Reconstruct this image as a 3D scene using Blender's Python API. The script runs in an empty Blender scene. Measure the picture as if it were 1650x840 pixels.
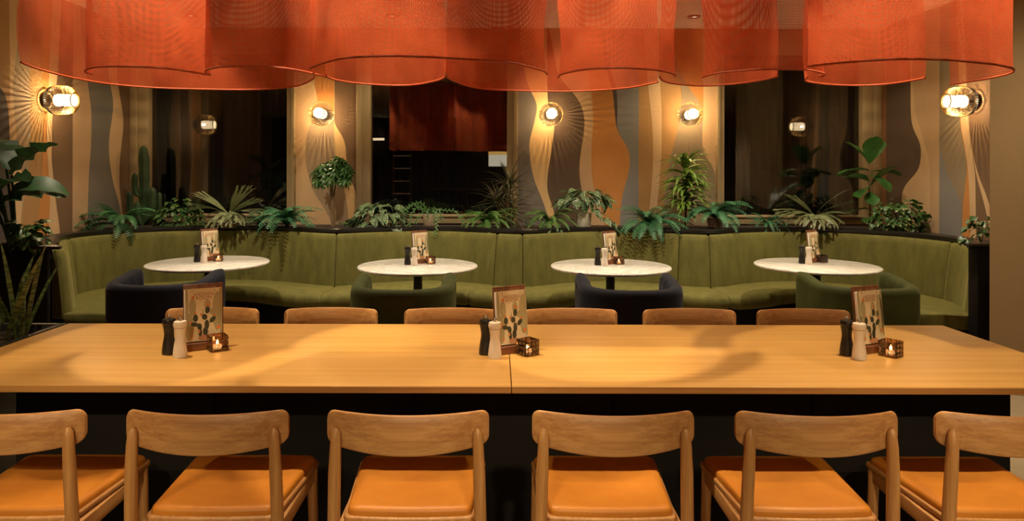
import bpy, bmesh, math, random
import numpy as np
from mathutils import Vector, Matrix

random.seed(7)
PI = math.pi
S = bpy.context.scene
COL = S.collection

# ------------------------------------------------------------------ camera, world, exposure
CAMZ, F, VX, VY = 1.46, 1100.0, 802.0, 281.0
cam = bpy.data.cameras.new('camera')
cam.lens = 24.0; cam.sensor_width = 36.0; cam.sensor_fit = 'HORIZONTAL'
cam.shift_x = (825 - VX) / 1650.0
cam.shift_y = -(420 - VY) / 1650.0
cam.clip_start = 0.02
cam_o = bpy.data.objects.new('camera', cam); COL.objects.link(cam_o)
cam_o.location = (0, 0, CAMZ)
cam_o.rotation_euler = (PI / 2, -0.0024, 0)
S.camera = cam_o

w = bpy.data.worlds.new('night_sky'); S.world = w; w.use_nodes = True
w.node_tree.nodes['Background'].inputs[0].default_value = (0.010, 0.013, 0.022, 1)
w.node_tree.nodes['Background'].inputs[1].default_value = 0.25
S.view_settings.view_transform = 'Standard'; S.view_settings.look = 'None'
S.view_settings.gamma = 1.0; S.view_settings.exposure = 0.0
S.view_settings.use_curve_mapping = False
S.cycles.use_denoising = True
S.cycles.transparent_max_bounces = 24
S.cycles.max_bounces = 10
S.cycles.diffuse_bounces = 4
S.cycles.sample_clamp_indirect = 6.0

WARM = (1.0, 0.76, 0.45)
CEIL = 2.96
K_TABLE, K_SEAT, K_ROUND, K_PLANT, K_ROOM, K_SCONCE = 195, 0, 152, 38, 270, 9500

def P(x, y, D):
    """world point seen at photo pixel (x, y) at distance D"""
    return Vector(((x - VX) * D / F, D, CAMZ - (y - VY) * D / F))

# ------------------------------------------------------------------ helpers
def tag(o, label=None, cat=None, group=None, kind=None):
    if label: o['label'] = label
    if cat: o['category'] = cat
    if group: o['group'] = group
    if kind: o['kind'] = kind
    return o

def empty(name, loc=(0, 0, 0), rz=0.0):
    o = bpy.data.objects.new(name, None); COL.objects.link(o)
    o.empty_display_size = 0.05
    o.location = loc; o.rotation_euler = (0, 0, rz)
    return o

def link(name, data, parent=None, loc=None, rot=None):
    o = bpy.data.objects.new(name, data); COL.objects.link(o)
    if parent: o.parent = parent
    if loc is not None: o.location = loc
    if rot is not None:
        o.rotation_mode = 'YXZ'; o.rotation_euler = rot
    return o

def copy_tree(o, parent=None):
    c = o.copy(); COL.objects.link(c); c.parent = parent
    for ch in list(o.children): copy_tree(ch, c)
    return c

class MB:
    def __init__(s):
        s.v = []; s.f = []; s.m = []; s.uv = None
    def add(s, verts, faces, mi=0):
        b = len(s.v); s.v += [tuple(p) for p in verts]
        for f in faces: s.f.append(tuple(i + b for i in f)); s.m.append(mi)
        return s
    def box(s, x0, x1, y0, y1, z0, z1, mi=0):
        return s.add([(x0,y0,z0),(x1,y0,z0),(x1,y1,z0),(x0,y1,z0),(x0,y0,z1),(x1,y0,z1),(x1,y1,z1),(x0,y1,z1)],
                     [(0,3,2,1),(4,5,6,7),(0,1,5,4),(1,2,6,5),(2,3,7,6),(3,0,4,7)], mi)
    def lathe(s, prof, n=24, c=(0,0,0), axis='z', mi=0, cap=True):
        vs = []; fs = []; k = len(prof)
        for i in range(n):
            a = 2 * PI * i / n
            for r, h in prof:
                if axis == 'z': vs.append((c[0]+r*math.cos(a), c[1]+r*math.sin(a), c[2]+h))
                elif axis == 'y': vs.append((c[0]+r*math.cos(a), c[1]-h, c[2]+r*math.sin(a)))
        for i in range(n):
            j = (i + 1) % n
            for q in range(k - 1): fs.append((i*k+q, j*k+q, j*k+q+1, i*k+q+1))
        if cap:
            if prof[0][0] > 1e-5: fs.append(tuple(i*k for i in range(n))[::-1])
            if prof[-1][0] > 1e-5: fs.append(tuple(i*k+k-1 for i in range(n)))
        return s.add(vs, fs, mi)
    def tube(s, pts, r, n=8, mi=0, cap=True):
        pts = [Vector(p) for p in pts]; k = len(pts)
        rs = r if isinstance(r, (list, tuple)) else [r] * k
        vs = []; fs = []
        t0 = (pts[1] - pts[0]).normalized()
        ref = Vector((0,0,1)) if abs(t0.z) < .9 else Vector((1,0,0))
        u = t0.cross(ref).normalized()
        for i in range(k):
            t = (pts[min(i+1,k-1)] - pts[max(i-1,0)]).normalized()
            u = (u - t * u.dot(t)).normalized(); v = t.cross(u)
            for q in range(n):
                a = 2 * PI * q / n
                vs.append(pts[i] + (u * math.cos(a) + v * math.sin(a)) * rs[i])
        for i in range(k - 1):
            for q in range(n):
                q2 = (q + 1) % n
                fs.append((i*n+q, i*n+q2, (i+1)*n+q2, (i+1)*n+q))
        if cap:
            fs.append(tuple(range(n))[::-1]); fs.append(tuple((k-1)*n+q for q in range(n)))
        return s.add(vs, fs, mi)
    def sweep(s, rings, closed=True, cap=True, mi=0):
        k = len(rings[0]); vs = [p for r in rings for p in r]; fs = []
        for i in range(len(rings) - 1):
            for q in range(k if closed else k - 1):
                q2 = (q + 1) % k
                fs.append((i*k+q, i*k+q2, (i+1)*k+q2, (i+1)*k+q))
        if cap and closed:
            fs.append(tuple(range(k))[::-1]); fs.append(tuple((len(rings)-1)*k+q for q in range(k)))
        return s.add(vs, fs, mi)
    def prism(s, outline, z0, z1, mi=0):
        n = len(outline)
        return s.add([(x,y,z0) for x,y in outline] + [(x,y,z1) for x,y in outline],
                     [tuple(range(n))[::-1], tuple(range(n,2*n))] + [(i,(i+1)%n,(i+1)%n+n,i+n) for i in range(n)], mi)
    def mesh(s, name, mats, smooth=False, bevel=0.0, bseg=2, fix=True, angle=35):
        me = bpy.data.meshes.new(name); me.from_pydata(s.v, [], s.f)
        if not isinstance(mats, (list, tuple)): mats = [mats]
        for m in mats: me.materials.append(m)
        me.polygons.foreach_set('material_index', s.m)
        if s.uv is not None:
            ul = me.uv_layers.new(name='uv')
            for lp in me.loops: ul.data[lp.index].uv = s.uv[lp.vertex_index]
        if fix or bevel:
            bm = bmesh.new(); bm.from_mesh(me)
            if fix: bmesh.ops.recalc_face_normals(bm, faces=bm.faces)
            if bevel:
                es = [e for e in bm.edges if len(e.link_faces) == 2 and e.calc_face_angle(0) > math.radians(angle)]
                bmesh.ops.bevel(bm, geom=es, offset=bevel, segments=bseg, profile=.5, affect='EDGES', clamp_overlap=True)
            bm.to_mesh(me); bm.free()
        if smooth or bevel:
            me.polygons.foreach_set('use_smooth', [True] * len(me.polygons))
            try: me.set_sharp_from_angle(angle=math.radians(50))
            except Exception: pass
        me.update()
        return me
    def build(s, name, mats, parent=None, loc=None, rot=None, **kw):
        return link(name, s.mesh(name, mats, **kw), parent, loc, rot)

def catmull(pts, step=0.03):
    pts = [np.array(p, float) for p in pts]; out = []
    for i in range(len(pts) - 1):
        p0 = pts[max(i-1,0)]; p1 = pts[i]; p2 = pts[i+1]; p3 = pts[min(i+2,len(pts)-1)]
        n = max(2, int(np.linalg.norm(p2 - p1) / step))
        for q in range(n):
            t = q / n
            out.append(.5*((2*p1)+(-p0+p2)*t+(2*p0-5*p1+4*p2-p3)*t*t+(-p0+3*p1-3*p2+p3)*t**3))
    out.append(pts[-1]); return np.array(out)

# ------------------------------------------------------------------ materials
def nmat(name):
    m = bpy.data.materials.new(name); m.use_nodes = True
    nt = m.node_tree
    return m, nt, nt.nodes['Principled BSDF'], nt.nodes['Material Output']

def N(nt, t, **kw):
    n = nt.nodes.new(t)
    for k, v in kw.items():
        if k in n.inputs: n.inputs[k].default_value = v
        else: setattr(n, k, v)
    return n

def ramp(nt, stops):
    r = nt.nodes.new('ShaderNodeValToRGB')
    while len(r.color_ramp.elements) < len(stops): r.color_ramp.elements.new(.5)
    for e, (p, c) in zip(r.color_ramp.elements, stops):
        e.position = p; e.color = (*c, 1)
    return r

def coord(nt, scale=(1,1,1), kind='Object'):
    tc = nt.nodes.new('ShaderNodeTexCoord'); mp = nt.nodes.new('ShaderNodeMapping')
    mp.inputs['Scale'].default_value = scale
    nt.links.new(tc.outputs[kind], mp.inputs['Vector']); return mp

def surf(name, c1, c2=None, scale=(6,6,6), rough=.5, bump=0.0, metal=0.0, detail=4, spec=.5, sheen=0.0, coat=0.0, lo=.3, hi=.7, bscale=None):
    m, nt, b, o = nmat(name)
    b.inputs['Roughness'].default_value = rough; b.inputs['Metallic'].default_value = metal
    b.inputs['Specular IOR Level'].default_value = spec
    if c2 is None: c2 = tuple(x * .8 for x in c1)
    mp = coord(nt, scale)
    nz = N(nt, 'ShaderNodeTexNoise', Scale=1.0, Detail=detail, Roughness=.6)
    nt.links.new(mp.outputs[0], nz.inputs['Vector'])
    r = ramp(nt, [(lo, c1), (hi, c2)])
    nt.links.new(nz.outputs['Fac'], r.inputs[0]); nt.links.new(r.outputs[0], b.inputs['Base Color'])
    if bump:
        bp = N(nt, 'ShaderNodeBump', Strength=bump, Distance=.01)
        src = nz
        if bscale:
            mp2 = coord(nt, bscale); src = N(nt, 'ShaderNodeTexNoise', Scale=1.0, Detail=3)
            nt.links.new(mp2.outputs[0], src.inputs['Vector'])
        nt.links.new(src.outputs['Fac'], bp.inputs['Height']); nt.links.new(bp.outputs[0], b.inputs['Normal'])
    if sheen:
        b.inputs['Sheen Weight'].default_value = sheen; b.inputs['Sheen Roughness'].default_value = .35
        b.inputs['Sheen Tint'].default_value = (*[min(1, x * 3 + .15) for x in c1], 1)
    if coat:
        b.inputs['Coat Weight'].default_value = coat; b.inputs['Coat Roughness'].default_value = .15
    return m

def wood(name, c1, c2, axis='x', fine=60, rough=.42):
    m, nt, b, o = nmat(name)
    b.inputs['Roughness'].default_value = rough
    def sc(l, s): return {'x': (l, s, s), 'y': (s, l, s), 'z': (s, s, l)}[axis]
    mp = coord(nt, sc(.9, fine * 1.5)); mp2 = coord(nt, sc(.6, fine * .3)); mp3 = coord(nt, sc(6, fine * 6))
    n1 = N(nt, 'ShaderNodeTexNoise', Scale=1.0, Detail=5, Roughness=.65, Distortion=.3)
    n2 = N(nt, 'ShaderNodeTexNoise', Scale=1.0, Detail=3, Distortion=.35)
    n3 = N(nt, 'ShaderNodeTexNoise', Scale=1.0, Detail=2)
    for q, n in ((mp, n1), (mp2, n2), (mp3, n3)): nt.links.new(q.outputs[0], n.inputs['Vector'])
    a = N(nt, 'ShaderNodeMath', operation='MULTIPLY'); a.inputs[1].default_value = .5
    bb = N(nt, 'ShaderNodeMath', operation='MULTIPLY_ADD'); bb.inputs[1].default_value = .4
    cc = N(nt, 'ShaderNodeMath', operation='MULTIPLY_ADD'); cc.inputs[1].default_value = .1
    nt.links.new(n1.outputs['Fac'], a.inputs[0]); nt.links.new(n2.outputs['Fac'], bb.inputs[0]); nt.links.new(a.outputs[0], bb.inputs[2])
    nt.links.new(n3.outputs['Fac'], cc.inputs[0]); nt.links.new(bb.outputs[0], cc.inputs[2])
    r = ramp(nt, [(.41, c2), (.5, tuple((x+y)/2 for x, y in zip(c1, c2))), (.58, c1)])
    nt.links.new(cc.outputs[0], r.inputs[0]); nt.links.new(r.outputs[0], b.inputs['Base Color'])
    bp = N(nt, 'ShaderNodeBump', Strength=.06, Distance=.004)
    nt.links.new(cc.outputs[0], bp.inputs['Height']); nt.links.new(bp.outputs[0], b.inputs['Normal'])
    return m

M = {}
OAK1, OAK2 = (.60, .36, .135), (.42, .225, .07)
M['oak_top'] = wood('oak_tabletop', (.59, .34, .105), (.48, .26, .07), 'x', 80, .38)
M['oak_edge'] = wood('oak_edge_band', (.50, .26, .075), (.34, .15, .04), 'x', 90, .45)
M['oak_x'] = wood('oak_chair_back', (.58, .31, .115), (.38, .17, .055), 'x', 55)
M['oak_z'] = wood('oak_chair_post', (.56, .30, .105), (.38, .17, .05), 'z', 80)
M['oak_y'] = wood('oak_chair_rail', (.58, .31, .115), (.40, .19, .06), 'y', 80)
M['walnut'] = wood('walnut_board', (.20, .075, .03), (.10, .035, .015), 'z', 60)
M['walnut_x'] = wood('walnut_block', (.24, .09, .032), (.13, .042, .016), 'x', 60)
M['leather'] = surf('tan_leather', (.60, .235, .028), (.50, .18, .02), (7,7,7), .42, .10, bscale=(500,500,500), spec=.4)
M['green_velvet'] = surf('olive_green_velvet', (.158, .148, .040), (.098, .096, .024), (14,14,4), .75, .15, sheen=.55, bscale=(60,60,30), spec=.2)
M['moss_velvet'] = surf('moss_green_velvet', (.048, .056, .010), (.028, .034, .006), (8,8,8), .75, .1, sheen=.4, spec=.2)
M['navy_velvet'] = surf('navy_velvet', (.009, .011, .022), (.006, .007, .014), (8,8,8), .75, .1, sheen=.6, spec=.2)
M['black_lam'] = surf('black_laminate', (.008, .0065, .006), (.006, .005, .0045), (2,2,10), .75, .02, spec=.2)
M['black_gloss'] = surf('black_lacquer', (.010, .009, .009), (.014, .012, .011), (6,6,6), .28)
M['black_metal'] = surf('black_steel', (.012, .012, .013), (.02, .02, .02), (40,40,40), .4, metal=.4)
M['steel'] = surf('brushed_steel', (.65, .62, .57), (.5, .47, .43), (50,50,50), .3, metal=1)
M['brass'] = surf('brass_wire', (.42, .26, .085), (.36, .22, .07), (40,40,40), .45, metal=.6)
M['soil'] = surf('potting_soil', (.045, .024, .014), (.008, .005, .004), (90,90,90), .95, 1.0)
M['ceil'] = surf('beige_ceiling_paint', (.80, .72, .58), (.77, .69, .55), (3,3,3), .9)
M['wall_plain'] = surf('warm_beige_paint', (.44, .32, .185), (.40, .29, .165), (2,2,2), .85, .05, bscale=(120,120,120))
M['wall_dark'] = surf('dark_brown_paint', (.055, .040, .030), (.045, .033, .025), (2,2,2), .8)
M['frame'] = surf('olive_beige_window_paint', (.30, .225, .12), (.27, .20, .105), (4,4,1), .55)
M['floor'] = surf('pale_stone_floor', (.42, .33, .22), (.34, .27, .18), (3,3,3), .5, .05)
M['salt'] = surf('white_lacquer', (.80, .70, .60), (.76, .66, .56), (10,10,10), .35)
M['pepper'] = surf('black_lacquer_mill', (.016, .013, .012), (.012, .01, .009), (10,10,10), .35)
M['paper'] = surf('cream_card', (.80, .68, .45), (.76, .64, .42), (4,4,4), .6)
M['paper_white'] = surf('white_paper', (.85, .80, .74), (.8, .75, .7), (4,4,4), .6)
M['print_dark'] = surf('dark_green_ink', (.060, .062, .030), (.05, .052, .026), (9,9,9), .6)
M['print_pale'] = surf('sage_ink', (.46, .40, .22), (.42, .36, .19), (9,9,9), .6)
M['print_orange'] = surf('orange_ink', (.75, .24, .05), (.7, .22, .05), (9,9,9), .6)
M['print_rust'] = surf('rust_ink', (.40, .12, .03), (.36, .1, .03), (9,9,9), .6)
M['print_pink'] = surf('terracotta_ink', (.56, .28, .14), (.5, .25, .12), (9,9,9), .6)

M['pot_beige'] = surf('beige_pot', (.46, .36, .25), (.38, .29, .2), (14,14,14), .7, .15)
M['pot_white'] = surf('pale_green_grey_pot', (.52, .50, .40), (.46, .44, .35), (14,14,14), .6)
M['pot_brown'] = surf('clay_pot', (.26, .17, .12), (.2, .13, .09), (14,14,14), .7)
M['bark'] = surf('brown_bark', (.20, .13, .06), (.12, .075, .035), (60,60,12), .85, .5)
M['bark_red'] = surf('reddish_stem', (.26, .13, .055), (.17, .08, .035), (60,60,25), .85, .4)

def marble():
    m, nt, b, o = nmat('white_marble')
    b.inputs['Roughness'].default_value = .14
    mp = coord(nt, (3.2, 6.5, 3)); mp.inputs['Rotation'].default_value = (0, 0, .5)
    n = N(nt, 'ShaderNodeTexNoise', Scale=1.0, Detail=8, Roughness=.62, Distortion=1.4)
    nt.links.new(mp.outputs[0], n.inputs['Vector'])
    s = N(nt, 'ShaderNodeMath', operation='SUBTRACT'); s.inputs[1].default_value = .5
    a = N(nt, 'ShaderNodeMath', operation='ABSOLUTE')
    nt.links.new(n.outputs['Fac'], s.inputs[0]); nt.links.new(s.outputs[0], a.inputs[0])
    r = ramp(nt, [(0, (.64, .60, .54)), (.03, (.76, .73, .68)), (.10, (.86, .84, .80))])
    nt.links.new(a.outputs[0], r.inputs[0]); nt.links.new(r.outputs[0], b.inputs['Base Color'])
    return m
M['marble'] = marble()

def emit(name, col, st, transp=0.0):
    m, nt, b, o = nmat(name); nt.nodes.remove(b)
    e = N(nt, 'ShaderNodeEmission', Strength=st); e.inputs[0].default_value = (*col, 1)
    if transp:
        t = N(nt, 'ShaderNodeBsdfTransparent'); mx = N(nt, 'ShaderNodeMixShader'); mx.inputs[0].default_value = 1 - transp
        nt.links.new(t.outputs[0], mx.inputs[1]); nt.links.new(e.outputs[0], mx.inputs[2]); nt.links.new(mx.outputs[0], o.inputs[0])
    else: nt.links.new(e.outputs[0], o.inputs[0])
    return m
M['bulb'] = emit('warm_bulb', (1.0, .66, .32), K_SCONCE)
M['opal'] = emit('lit_opal_glass', (1.0, .74, .42), 13.0, .6)
M['flame'] = emit('candle_flame', (1.0, .62, .25), 40)
M['wax'] = emit('glowing_wax', (1.0, .66, .32), 2.2)
M['downlight_lens'] = emit('lit_downlight_lens', (1.0, .78, .48), 6)
M['shelf_fill'] = emit('added_shelf_fill_glow', (1.0, .50, .20), .9)  # glow for the strips added to the bar shelf
M['wall_strip'] = emit('lit_wall_strip', (1.0, .74, .45), 7)
M['lantern_band'] = emit('lit_amber_band', (1.0, .55, .12), 3.0)
M['lantern'] = emit('lit_paper_lantern', (1.0, .86, .62), 3.0)

def red_mesh():
    m, nt, b, o = nmat('red_woven_mesh'); nt.nodes.remove(b)
    tc = nt.nodes.new('ShaderNodeTexCoord'); sp = nt.nodes.new('ShaderNodeSeparateXYZ')
    nt.links.new(tc.outputs['UV'], sp.inputs[0])
    outs = []
    for ax, pitch, fr in (('X', .0062, .41), ('Y', .0062, .45)):
        d = N(nt, 'ShaderNodeMath', operation='DIVIDE'); d.inputs[1].default_value = pitch
        f = N(nt, 'ShaderNodeMath', operation='FRACT')
        l = N(nt, 'ShaderNodeMath', operation='LESS_THAN'); l.inputs[1].default_value = fr
        nt.links.new(sp.outputs[ax], d.inputs[0]); nt.links.new(d.outputs[0], f.inputs[0]); nt.links.new(f.outputs[0], l.inputs[0])
        outs.append(l)
    mx = N(nt, 'ShaderNodeMath', operation='MAXIMUM')
    nt.links.new(outs[0].outputs[0], mx.inputs[0]); nt.links.new(outs[1].outputs[0], mx.inputs[1])
    nz = N(nt, 'ShaderNodeTexNoise', Scale=7.0, Detail=3)
    nt.links.new(tc.outputs['UV'], nz.inputs['Vector'])
    r = ramp(nt, [(.3, (.68, .150, .066)), (.7, (.50, .098, .040))])
    nt.links.new(nz.outputs['Fac'], r.inputs[0])
    df = N(nt, 'ShaderNodeBsdfDiffuse'); tl = N(nt, 'ShaderNodeBsdfTranslucent'); m1 = N(nt, 'ShaderNodeMixShader'); m1.inputs[0].default_value = .45
    nt.links.new(r.outputs[0], df.inputs[0]); nt.links.new(r.outputs[0], tl.inputs[0])
    nt.links.new(df.outputs[0], m1.inputs[1]); nt.links.new(tl.outputs[0], m1.inputs[2])
    t = N(nt, 'ShaderNodeBsdfTransparent'); m2 = N(nt, 'ShaderNodeMixShader')
    nt.links.new(mx.outputs[0], m2.inputs[0]); nt.links.new(t.outputs[0], m2.inputs[1]); nt.links.new(m1.outputs[0], m2.inputs[2])
    nt.links.new(m2.outputs[0], o.inputs[0]); return m
M['red_mesh'] = red_mesh()
M['red_hem'] = surf('red_hem_tape', (.48, .085, .022), (.36, .06, .016), (60,60,60), .7)

def pane_glass(name, tint, ior=1.5, rough=0.0, extra=0.0):
    m, nt, b, o = nmat(name); nt.nodes.remove(b)
    t = N(nt, 'ShaderNodeBsdfTransparent'); t.inputs[0].default_value = (*tint, 1)
    g = N(nt, 'ShaderNodeBsdfGlossy', Roughness=rough); f = N(nt, 'ShaderNodeFresnel', IOR=ior)
    ad = N(nt, 'ShaderNodeMath', operation='ADD'); ad.inputs[1].default_value = extra; ad.use_clamp = True
    mx = N(nt, 'ShaderNodeMixShader')
    nt.links.new(f.outputs[0], ad.inputs[0]); nt.links.new(ad.outputs[0], mx.inputs[0])
    nt.links.new(t.outputs[0], mx.inputs[1]); nt.links.new(g.outputs[0], mx.inputs[2]); nt.links.new(mx.outputs[0], o.inputs[0])
    return m
M['pane'] = pane_glass('window_glass', (.8, .8, .8), 1.52, 0.0, .05)
M['smoke_glass'] = pane_glass('smoky_brown_glass', (.88, .76, .65), 1.5, .05, .03)
M['clear_glass'] = pane_glass('clear_glass', (.95, .95, .95), 1.5, 0, .05)

def string_curtain():
    m, nt, b, o = nmat('dark_string_curtain')
    b.inputs['Roughness'].default_value = .8
    mp = coord(nt, (1,1,1)); sp = nt.nodes.new('ShaderNodeSeparateXYZ'); nt.links.new(mp.outputs[0], sp.inputs[0])
    d = N(nt, 'ShaderNodeMath', operation='DIVIDE'); d.inputs[1].default_value = .034
    f = N(nt, 'ShaderNodeMath', operation='FRACT'); l = N(nt, 'ShaderNodeMath', operation='LESS_THAN'); l.inputs[1].default_value = .2
    nt.links.new(sp.outputs['X'], d.inputs[0]); nt.links.new(d.outputs[0], f.inputs[0]); nt.links.new(f.outputs[0], l.inputs[0])
    r = ramp(nt, [(0, (.0035, .0028, .0025)), (1, (.022, .015, .011))])
    nt.links.new(l.outputs[0], r.inputs[0]); nt.links.new(r.outputs[0], b.inputs['Base Color'])
    return m
M['curtain'] = string_curtain()

def leafmat(name, c1, c2, scale=12, rough=.4, spots=None, band=None):
    m, nt, b, o = nmat(name); b.inputs['Roughness'].default_value = rough
    mp = coord(nt, (scale,)*3)
    n = N(nt, 'ShaderNodeTexNoise', Scale=1.0, Detail=3); nt.links.new(mp.outputs[0], n.inputs['Vector'])
    r = ramp(nt, [(.35, c1), (.65, c2)]); nt.links.new(n.outputs['Fac'], r.inputs[0])
    last = r.outputs[0]
    if spots:
        mp2 = coord(nt, (spots[1],)*3)
        n2 = N(nt, 'ShaderNodeTexNoise', Scale=1.0, Detail=2); nt.links.new(mp2.outputs[0], n2.inputs['Vector'])
        r2 = ramp(nt, [(spots[2], (0,0,0)), (spots[2]+.06, (1,1,1))]); nt.links.new(n2.outputs['Fac'], r2.inputs[0])
        mx = nt.nodes.new('ShaderNodeMixRGB'); mx.inputs[2].default_value = (*spots[0], 1)
        nt.links.new(r2.outputs[0], mx.inputs[0]); nt.links.new(last, mx.inputs[1]); last = mx.outputs[0]
    if band:
        mp2 = coord(nt, band[1])
        n2 = N(nt, 'ShaderNodeTexNoise', Scale=1.0, Detail=2, Distortion=.8); nt.links.new(mp2.outputs[0], n2.inputs['Vector'])
        r2 = ramp(nt, [(.48, (0,0,0)), (.56, (1,1,1))]); nt.links.new(n2.outputs['Fac'], r2.inputs[0])
        mx = nt.nodes.new('ShaderNodeMixRGB'); mx.inputs[2].default_value = (*band[0], 1)
        nt.links.new(r2.outputs[0], mx.inputs[0]); nt.links.new(last, mx.inputs[1]); last = mx.outputs[0]
    nt.links.new(last, b.inputs['Base Color'])
    # thin leaves let some light through
    tl = N(nt, 'ShaderNodeBsdfTranslucent'); mxs = N(nt, 'ShaderNodeMixShader'); mxs.inputs[0].default_value = .22
    nt.links.new(last, tl.inputs[0]); nt.links.new(b.outputs[0], mxs.inputs[1]); nt.links.new(tl.outputs[0], mxs.inputs[2])
    nt.links.new(mxs.outputs[0], o.inputs[0])
    return m
M['fern'] = leafmat('deep_fern_green', (.055, .18, .065), (.036, .12, .05))
M['fern_blue'] = leafmat('blue_green_fern', (.062, .21, .10), (.04, .15, .072))
M['fern_yellow'] = leafmat('fresh_fern_green', (.10, .22, .05), (.062, .15, .035))
M['pothos'] = leafmat('variegated_ivy_leaf', (.05, .13, .03), (.03, .085, .022), spots=((.55, .52, .22), 34, .56))
M['spotted'] = leafmat('silver_spotted_leaf', (.06, .13, .05), (.04, .09, .035), spots=((.42, .48, .30), 85, .52))
M['stag'] = leafmat('grey_green_antler_frond', (.21, .25, .12), (.15, .18, .085))
M['scheff'] = leafmat('umbrella_tree_leaf', (.05, .13, .03), (.03, .085, .02), rough=.3)
M['hoya'] = leafmat('trailing_leaf', (.10, .24, .07), (.07, .17, .05))
M['marg'] = leafmat('dark_dragon_blade', (.06, .085, .03), (.08, .055, .03))
M['lance'] = leafmat('lime_edged_blade', (.16, .28, .04), (.09, .18, .03), spots=((.40, .46, .10), 22, .57))
M['strel'] = leafmat('banana_like_leaf', (.026, .09, .023), (.015, .052, .014), rough=.5)
M['fiddle'] = leafmat('fiddle_leaf', (.045, .14, .03), (.028, .09, .02), rough=.3)
M['snake'] = leafmat('banded_sword_leaf', (.16, .20, .05), (.11, .16, .04), rough=.4, band=((.035, .065, .022), (10, 75, 10)))
M['cactus'] = leafmat('cactus_skin', (.030, .065, .022), (.02, .045, .016), rough=.6)

PAINT = {
 'cream': (.55, .37, .20), 'tan': (.46, .30, .165), 'taupe': (.33, .235, .145), 'olive': (.245, .185, .115),
 'orange': (.48, .205, .05), 'ochre': (.36, .20, .07), 'brown': (.155, .090, .045), 'umber': (.095, .060, .036),
 'grey': (.155, .135, .115), 'slate': (.20, .19, .18), 'dark': (.06, .045, .035), 'rust': (.20, .09, .035), 'yellow': (.60, .40, .18),
}
for k, c in PAINT.items():
    M['p_' + k] = surf('mural_' + k, c, tuple(x * .80 for x in c), (2.2, 2.2, 1.6), .85, .06, bscale=(90, 90, 18), detail=6)
PKEYS = list(PAINT.keys()); PM = [M['p_' + k] for k in PKEYS]

# ------------------------------------------------------------------ room shell
XL, XR, YB = -3.755, 3.914, 7.0
def struct(o): o['kind'] = 'structure'; return o

struct(MB().box(-6.2, 6.2, -4.2, 7.6, -.10, 0).build('floor', M['floor']))
struct(MB().box(-6.2, 6.2, -4.2, 7.6, CEIL, CEIL + .1).build('ceiling', M['ceil']))
struct(MB().box(-6.2, 6.2, -4.2, -4.0, 0, CEIL).build('wall_rear', M['wall_dark']))
struct(MB().box(6.0, 6.2, -4.0, 4.6, 0, CEIL).build('wall_east', M['wall_plain']))
struct(MB().box(-6.2, -6.0, -4.0, 3.6, 0, CEIL).build('wall_west', M['wall_plain']))
struct(MB().box(-6.2, XL - .02, 3.6, 3.75, 0, CEIL).build('wall_west_return', M['wall_plain']))
struct(MB().prism([(3.316, 4.6), (6.2, 4.6), (6.2, 4.74), (3.46, 4.74)], 0, CEIL).build('wall_right', M['wall_plain']))
struct(MB().box(3.316, 6.0, 4.585, 4.6, 0, .07).build('baseboard_right', M['wall_plain']))

def smooth_interp(zs, pts):
    pts = sorted(pts, key=lambda p: p[1])
    u = np.interp(zs, [p[1] for p in pts], [p[0] for p in pts])
    k = np.array([1, 3, 5, 6, 5, 3, 1], float); k /= k.sum()
    pad = np.concatenate([[u[0]*2 - u[3-i] for i in range(3)], u, [u[-1]*2 - u[-2-i] for i in range(3)]])
    return np.convolve(pad, k, 'valid')

def mural(mb, conv, bounds, cols, z0, z1, put, n=72):
    """bounds: list of [(y, x) ...] photo traces; cols: colour (or [(z_limit, colour)..] from below) between them"""
    zs = np.linspace(z0, z1, n)
    us = [smooth_interp(zs, [conv(x, y) for y, x in b]) for b in bounds]
    for i in range(1, len(us)): us[i] = np.maximum(us[i], us[i-1]) if us[0][0] < us[-1][0] else np.minimum(us[i], us[i-1])
    for i, c in enumerate(cols):
        for q in range(n - 1):
            if abs(us[i+1][q] - us[i][q]) < 1e-5 and abs(us[i+1][q+1] - us[i][q+1]) < 1e-5: continue
            cc = c
            if not isinstance(c, str):
                cc = c[-1][1]
                for zl, cn in c:
                    if zs[q] < zl: cc = cn; break
            mb.add([put(us[i][q], zs[q]), put(us[i+1][q], zs[q]), put(us[i+1][q+1], zs[q+1]), put(us[i][q+1], zs[q+1])], [(0,1,2,3)], PKEYS.index(cc))

def cb(x, y): return ((x - VX) * YB / F, CAMZ - (y - VY) * YB / F)
def cl(x, y):
    D = abs(XL) * F / (VX - x); return (D, CAMZ - (y - VY) * D / F)
def cr(x, y):
    D = XR * F / (x - VX); return (D, CAMZ - (y - VY) * D / F)
def V(x): return [(40, x), (380, x)]
def bx(x): return (x - VX) * YB / F

wb = MB()
Z0W = .90
putb = lambda u, z: (u, YB, z)
# pier between the first and second window
mural(wb, cb, [V(476),
    [(45,498),(132,506),(165,512),(190,506),(207,497),(230,492),(260,492),(290,498),(315,508),(340,525),(360,535)],
    [(45,538),(207,538),(230,539),(260,541),(294,553),(312,556),(332,560),(375,563)],
    [(45,538.5),(204,538.5),(212,547),(220,552),(235,557),(260,558),(284,563),(314,575),(375,575)],
    V(575)], ['cream', [(2.05, 'taupe'), (9, 'orange')], 'yellow', 'brown'], Z0W, CEIL, putb)
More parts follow.
